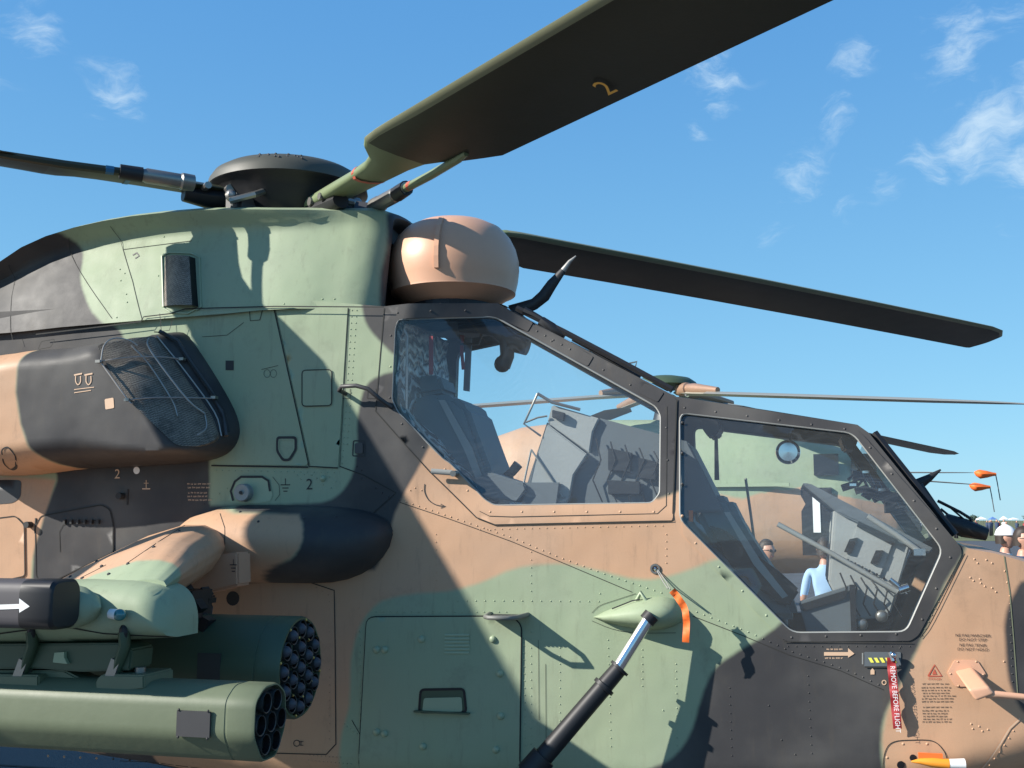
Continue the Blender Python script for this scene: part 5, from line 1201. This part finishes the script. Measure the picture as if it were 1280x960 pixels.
tz = [np.array([(-14, -1), (-14, 1.9), (-4.6, 2.05), (-2, 1.7), (0, 1.6), (2.0, 1.5), (2.3, 3.6), (6, 4), (6, -1)]), np.array([(-9, 2.2), (-8, 3.2), (-7, 3.2), (-7.5, 2.2)])]
gz = [np.array([(-3.2, .2), (-2.4, 1.2), (-1.2, 1.2), (-.6, .2)]), np.array([(-5.8, 2.6), (-5.2, 3.6), (-4.8, 3.6), (-5.0, 2.5)])]
hp2 = ground_at((832-640)/FPX*17, 17)
tz2 = [np.array([(-9, 0), (-9, 4), (-1.3, 4), (-1.0, 3.0), (-.6, 2.6), (.2, 2.15), (1.4, 2.0), (2.2, 2.2), (2.9, 2.0), (5, 1.5), (5, -1), (-9, -1)])]
far_helicopter('green and tan transport helicopter parked just beyond, seen through the cockpit glass', hp2, head_angle(.93, -.36),
    [(3.7, 1.75, .12, .2), (3.5, 1.78, .45, .5), (2.8, 1.85, .78, .9), (1.6, 2.0, .92, 1.10), (0, 2.1, .95, 1.17), (-1.3, 2.15, .94, 1.16), (-2.3, 2.2, .88, 1.02), (-2.9, 2.25, .66, .80), (-3.3, 2.3, .34, .42), (-8.5, 2.45, .13, .18)], 3.70,
    [math.degrees(head_angle(.454, -.891)), math.degrees(head_angle(.887, .461)), math.degrees(head_angle(-.80, -.60)), math.degrees(head_angle(-.454, .891))], .80, zones=(tz2, []), nac=False, fin=.5, chord=.28)
hp3 = ground_at((1000-640)/FPX*44, 44)
h3 = far_helicopter('small distant helicopter behind the nose, its blade tips wrapped in orange covers', hp3, head_angle(.9, -.35),
    [(4.4, 1.4, .1, .15), (4.0, 1.45, .4, .4), (3.0, 1.6, .6, .8), (1, 1.9, .7, 1.1), (-1, 2.0, .7, 1.1), (-2.5, 2.1, .5, .7), (-4, 2.3, .25, .3), (-8, 2.6, .12, .18)], 3.62,
    [(math.degrees(head_angle(1, -.05)), .03), (math.degrees(head_angle(.985, -.17)), .55), math.degrees(head_angle(-1, .05)), math.degrees(head_angle(.05, 1))], .35, rotor_r=6.9, zones=(tz, gz), chord=.3)
def tip_cover(px, dist, y, L, label):
    c = ground_at((px-640)/FPX*dist, dist); k = 1/FPX*dist; z = EYE+(650-y)*k
    ax = RT*1.0; rg = []
    for t, w_ in ((0, .08), (.12, .22), (.25, .30), (.6, .22), (.85, .13), (1, .10)):
        p = c+ax*(t*L*k)+np.array([0, 0, z-.06*t]); rg.append([p+np.array([-.7*w_*math.sin(YAW)*math.cos(a), .9*w_*math.cos(a), w_*.62*math.sin(a)-w_*.2]) for a in [2*math.pi*j/8 for j in range(8)]])
    root = empty('blade_tip_cover', tuple(c+np.array([0, 0, z])), label, 'blade cover', 'orange covers on the distant rotor blades')
    V, F = loft(rg); adopt(auto_smooth(mesh('cover', V, F, M['orange']), 50), root)
    p = c+ax*(L*k)+np.array([0, 0, z-.08]); adopt(MB().tube([p, p+ax*.05+np.array([0, 0, -.35]), p+ax*.13+np.array([0, 0, -1.05])], .022, 5).build('tie_rope', M['hoodd'], None), root)
tip_cover(1217, 44, 591, 26, 'higher of the two orange covers tied over distant blade tips')
tip_cover(1210, 46, 607, 25, 'lower and darker of the two orange covers tied over distant blade tips')

def person(label, pos, height, face, top, hairm, cap=None, bend=0.0, glasses=True, seed=0, long_hair=False):
    """standing figure grown as one skin, feet on the ground; face = heading it looks towards"""
    k = height/1.72; r_ = random.Random(seed)
    J = dict(pel=(0, 0, .95), wai=(0, 0, 1.08), che=(.01, 0, 1.28), nec=(.0, 0, 1.45), hb=(.01, 0, 1.52))
    vs = []; ed = []; rad = []
    def v(p, r, par=None):
        vs.append(tuple(q*k for q in p)); rad.append((r[0]*k, r[1]*k) if isinstance(r, tuple) else (r*k, r*k)); i = len(vs)-1
        if par is not None: ed.append((par, i))
        return i
    pel = v(J['pel'], (.16, .12)); wai = v(J['wai'], (.145, .105), pel); che = v(J['che'], (.165, .115), wai); ct = v((0, 0, 1.40), (.10, .09), che); nec = v((.005, 0, 1.47), .056, ct); v((.012, 0, 1.535), .055, nec)
    for s in (-1, 1):
        hip = v((0, s*.10, .88), .095, pel); kn = v((.02+.02*s, s*.11, .49), .060, hip); an = v((-.01, s*.12, .10), .042, kn); v((.13, s*.14, .035), .040, an)
        sh = v((0, s*.175, 1.385), .060, che); el = v((-.03, s*.24, 1.11), .044, sh); wr = v((.09, s*.235, .88), .029, el); v((.13, s*.23, .80), (.035, .02), wr)
    me = bpy.data.meshes.new('b'); me.from_pydata(vs, ed, []); ob = bpy.data.objects.new('b', me); col.objects.link(ob)
    sk = ob.modifiers.new('s', 'SKIN'); sk.use_smooth_shade = True
    for i, q in enumerate(me.skin_vertices[0].data): q.radius = rad[i]; q.use_root = (i == 0)
    ob.modifiers.new('u', 'SUBSURF').levels = 2
    dg = bpy.context.evaluated_depsgraph_get(); m2 = bpy.data.meshes.new_from_object(ob.evaluated_get(dg)); bpy.data.objects.remove(ob)
    bm = bmesh.new(); bm.from_mesh(m2)
    # head: skull with jaw, brow, nose, ears
    hc = np.array([.02, 0, 1.62]); HV = []; n = 24; m = 18
    for i in range(m+1):
        th = math.pi*i/m
        for j in range(n):
            a = 2*math.pi*j/n; x, y, z = math.sin(th)*math.cos(a), math.sin(th)*math.sin(a), math.cos(th)
            jaw = max(0, -z); rx = .098-.02*jaw; ry = .076-.022*jaw; X = x*rx+(.012*jaw if x > 0 else .02*jaw); Y = y*ry; Z = z*.118
            fr = max(0, x)
            X += .020*math.exp(-((y/.16)**2+((z+.10)/.20)**2))*fr          # nose
            X += .007*math.exp(-((z-.22)/.12)**2)*fr-.007*math.exp(-(((abs(y)-.36)/.16)**2+((z-.03)/.10)**2))*fr   # brow, eye sockets
            X += .006*math.exp(-((z+.45)/.08)**2-(y/.3)**2)*fr+.008*math.exp(-((z+.85)/.15)**2)*fr               # lips, chin
            Y += .014*np.sign(y)*math.exp(-(((x+.05)/.14)**2+((z+.02)/.22)**2))*(abs(y) > .8)
            HV.append(hc+np.array([X, Y, Z]))
    base = [bm.verts.new(tuple(p*k)) for p in HV]
    for i in range(m):
        for j in range(n):
            try: bm.faces.new((base[i*n+j], base[(i+1)*n+j], base[(i+1)*n+(j+1) % n], base[i*n+(j+1) % n]))
            except ValueError: pass
    bmesh.ops.remove_doubles(bm, verts=bm.verts, dist=1e-5); bmesh.ops.recalc_face_normals(bm, faces=bm.faces); mi_ = []
    for f in bm.faces:
        c = f.calc_center_median()/k; f.smooth = True
        mi_.append(0 if c.z > 1.455 or (abs(c.y) > .17 and c.z < 1.12 and c.z > .75) else (1 if c.z > .93 else (2 if c.z > .10 else 3)))
    bm.to_mesh(m2); bm.free(); m2.materials.clear()
    for x in (M['skin'], top, M['trous'], M['black']): m2.materials.append(x)
    m2.polygons.foreach_set('material_index', mi_)
    root = empty('person', tuple(pos), label, 'person'); root.rotation_euler.z = face
    b = bpy.data.objects.new('body', m2); col.objects.link(b); b.parent = root
    HV2 = []; 
    for i in range(9):
        th = math.pi*i/16*1.12
        for j in range(20):
            a = 2*math.pi*j/20; x, y, z = math.sin(th)*math.cos(a), math.sin(th)*math.sin(a), math.cos(th); e = 1.10+.05*r_.random()
            if (x > .15 and z < .55) or (x > -.25 and z < .1): e = .88
            low = .0 if x > 0 else (-.35 if i == 8 else 0)*.12
            HV2.append((hc+np.array([x*.100*e-.004, y*.080*e, z*.122*e+.004+low]))*k)
    HF = [(i*20+j, (i+1)*20+j, (i+1)*20+(j+1) % 20, i*20+(j+1) % 20) for i in range(8) for j in range(20)]
    mesh('hair', HV2, HF, hairm, root, True)
    if cap:
        CV_ = []
        for i in range(7):
            th = math.pi*i/12*.90
            for j in range(20): a = 2*math.pi*j/20; CV_.append((hc+np.array([math.sin(th)*math.cos(a)*.118, math.sin(th)*math.sin(a)*.096, math.cos(th)*.135+.012]))*k)
        mesh('cap', CV_, [(i*20+j, (i+1)*20+j, (i+1)*20+(j+1) % 20, i*20+(j+1) % 20) for i in range(6) for j in range(20)], cap[0], root, True)
        bb = MB(); P = []
        for t in np.linspace(-1, 1, 9): P += [(.10+.015*(1-t*t), .085*t, 1.635), (.10+.085*(1-t*t)**.6, .080*t, 1.62-.012*(1-t*t))]
        bb.add([np.array(p)*k for p in P]+[np.array(p)*k-np.array([0, 0, .008]) for p in P], [(2*i, 2*i+1, 2*i+3, 2*i+2) for i in range(8)]+[(18+2*i+2, 18+2*i+3, 18+2*i+1, 18+2*i) for i in range(8)]+[(2*i+1, 19+2*i, 21+2*i, 2*i+3) for i in range(8)])
        mesh('cap_brim', bb.V, bb.F, cap[1], root)
    if glasses:
        gb = MB()
        for s in (-1, 1): gb.ball((.108*k, s*.033*k, 1.628*k), (.012*k, .028*k, .019*k), 10, 6); gb.tube([(.10*k, s*.06*k, 1.635*k), (.02*k, s*.082*k, 1.635*k)], .003, 5)
        gb.tube([(.12*k, -.01*k, 1.632*k), (.12*k, .01*k, 1.632*k)], .003, 5); mesh('sunglasses', gb.V, gb.F, M['black'], root, True)
    mb_ = MB(); mb_.tube([(.098*k, -.022*k, 1.565*k), (.106*k, 0, 1.563*k), (.098*k, .022*k, 1.565*k)], .0045, 5); mesh('lips', mb_.V, mb_.F, M['lip'], root, True)
    return root
M['lip'] = principled('lips', (.38, .14, .12), .5)
def place_person(px, py, d, lab, look, **kw):
    h = EYE+(650-py)/FPX*d+.10      # py = middle of the head
    person(lab, ground_at((px-640)/FPX*d, d), h*1.0, head_angle(*look), **kw)
place_person(1271, 675, 10.5, 'dark-haired person with sunglasses beyond the nose at the right picture edge', (.55, -.8), top=M['shirtd'], hairm=M['hair'], seed=1)
place_person(1249, 673, 11.3, 'person in a white cap with navy brim, left of the dark-haired one', (.9, -.5), top=M['shirtw'], hairm=M['hair'], cap=(M['capw'], M['capb']), glasses=False, seed=2)
place_person(953, 690, 10.8, 'sunglassed person with bare head seen low through the front cockpit window', (.6, -.75), top=M['shirtw'], hairm=M['hair'], seed=3)
place_person(1026, 688, 10.6, 'person in a light blue shirt seen behind the cockpit console', (.25, .95), top=M['shirtb'], hairm=M['hair'], glasses=False, seed=4)

# far crowd, tents and trees along the edge of the apron
r_ = random.Random(12)
cb = MB()
crowd_cols = []
for k in range(110):
    px = r_.uniform(850, 1330); d = r_.uniform(85, 170); p = ground_at((px-640)/FPX*d, d); h = r_.uniform(1.55, 1.8)
    n0 = len(cb.F); cb.tube([p+np.array([.0, 0, .0]), p+np.array([0, 0, .85]), p+np.array([0, 0, .95]), p+np.array([0, 0, h-.32]), p+np.array([0, 0, h-.26])], [.10, .15, .16, .22, .07], 7); cb.ball(p+np.array([0, 0, h-.12]), (.09, .09, .12), 7, 5)
    cc = r_.randrange(5)
    for f_ in range(len(cb.F)-n0): crowd_cols.append((0 if f_ < 7 else 1+cc) if f_ < 30 else 6)
o = mesh('distant_crowd', cb.V, cb.F, None, None, True, mats=[M['trous'], M['shirtw'], M['shirtb'], M['shirtd'], M['red'], M['capw'], M['skin']], midx=crowd_cols); tag(o, 'far off crowd of visitors along the apron', None, None, 'stuff')
tents = [(1222, 118, 3.2, 5.0, 'white', 'first small white marquee right of the cockpit'), (1236, 132, 3.4, 4.5, 'blue', 'blue marquee between the small white ones'), (1250, 124, 3.6, 4.0, 'white', 'peaked white marquee above the white cap'), (1262, 140, 3.0, 6.0, 'white', 'low white marquee at far right')]
for px, d, h, w_, c_, lab in tents:
    d *= 4.2; h *= 1.0; p = ground_at((px-640)/FPX*d, d); w_ *= .36; root = empty('marquee', tuple(p), lab+' on the horizon', 'tent', 'marquees on the horizon'); root.rotation_euler.z = YAW
    V = [(x, y, z) for z in (1.9, ) for x, y in ((-w_, -w_), (w_, -w_), (w_, w_), (-w_, w_))]+[(x*1.0, y*1.0, 2.15) for x, y in ((-w_, -w_), (w_, -w_), (w_, w_), (-w_, w_))]+[(0, 0, h)]
    mesh('canopy', V, [(0, 1, 5, 4), (1, 2, 6, 5), (2, 3, 7, 6), (3, 0, 4, 7), (4, 5, 8), (5, 6, 8), (6, 7, 8), (7, 4, 8)], M['tarp'] if c_ == 'white' else M['bluec'], root)
    for x, y in ((-w_, -w_), (w_, -w_), (w_, w_), (-w_, w_)): b = MB(); b.tube([(x*.98, y*.98, 0), (x*.98, y*.98, 1.95)], .04, 5); mesh('pole', b.V, b.F, M['seal'], root)
words = ['leftmost', 'second', 'third', 'fourth', 'fifth', 'sixth', 'seventh', 'eighth', 'ninth', 'tenth', 'eleventh', 'twelfth']
for k in range(12):
    px = 560+k*66+r_.uniform(-12, 12); d = r_.uniform(560, 640); p = ground_at((px-640)/FPX*d, d); H = r_.uniform(4.5, 7.0)
    root = empty('tree', tuple(p), words[k]+' of the low trees on the far horizon, counted from the left', 'tree', 'trees on the far horizon')
    b = MB(); b.tube([(0, 0, 0), (.1, 0, H*.35), (.2, .1, H*.7)], [.3, .22, .1], 7).tube([(.1, 0, H*.35), (H*.25, .3, H*.65)], [.15, .05], 5); mesh('trunk', b.V, b.F, M['bark'], root)
    V = []; F = []
    for _ in range(420):
        a = r_.uniform(0, 6.28); u = r_.uniform(-1, 1); rr_ = (r_.random()**.4)*(1+.3*math.sin(a*3+k)+.2*math.sin(u*5)); c_ = np.array([math.cos(a)*math.sqrt(1-u*u)*H*.75*rr_, math.sin(a)*math.sqrt(1-u*u)*H*.6*rr_, H*.62+u*H*.38*rr_]); n0 = len(V)
        for _2 in range(3): V.append(c_+np.array([r_.uniform(-.5, .5), r_.uniform(-.5, .5), r_.uniform(-.4, .4)]))
        F.append((n0, n0+1, n0+2))
    mesh('crown', V, F, M['leaf'], root)
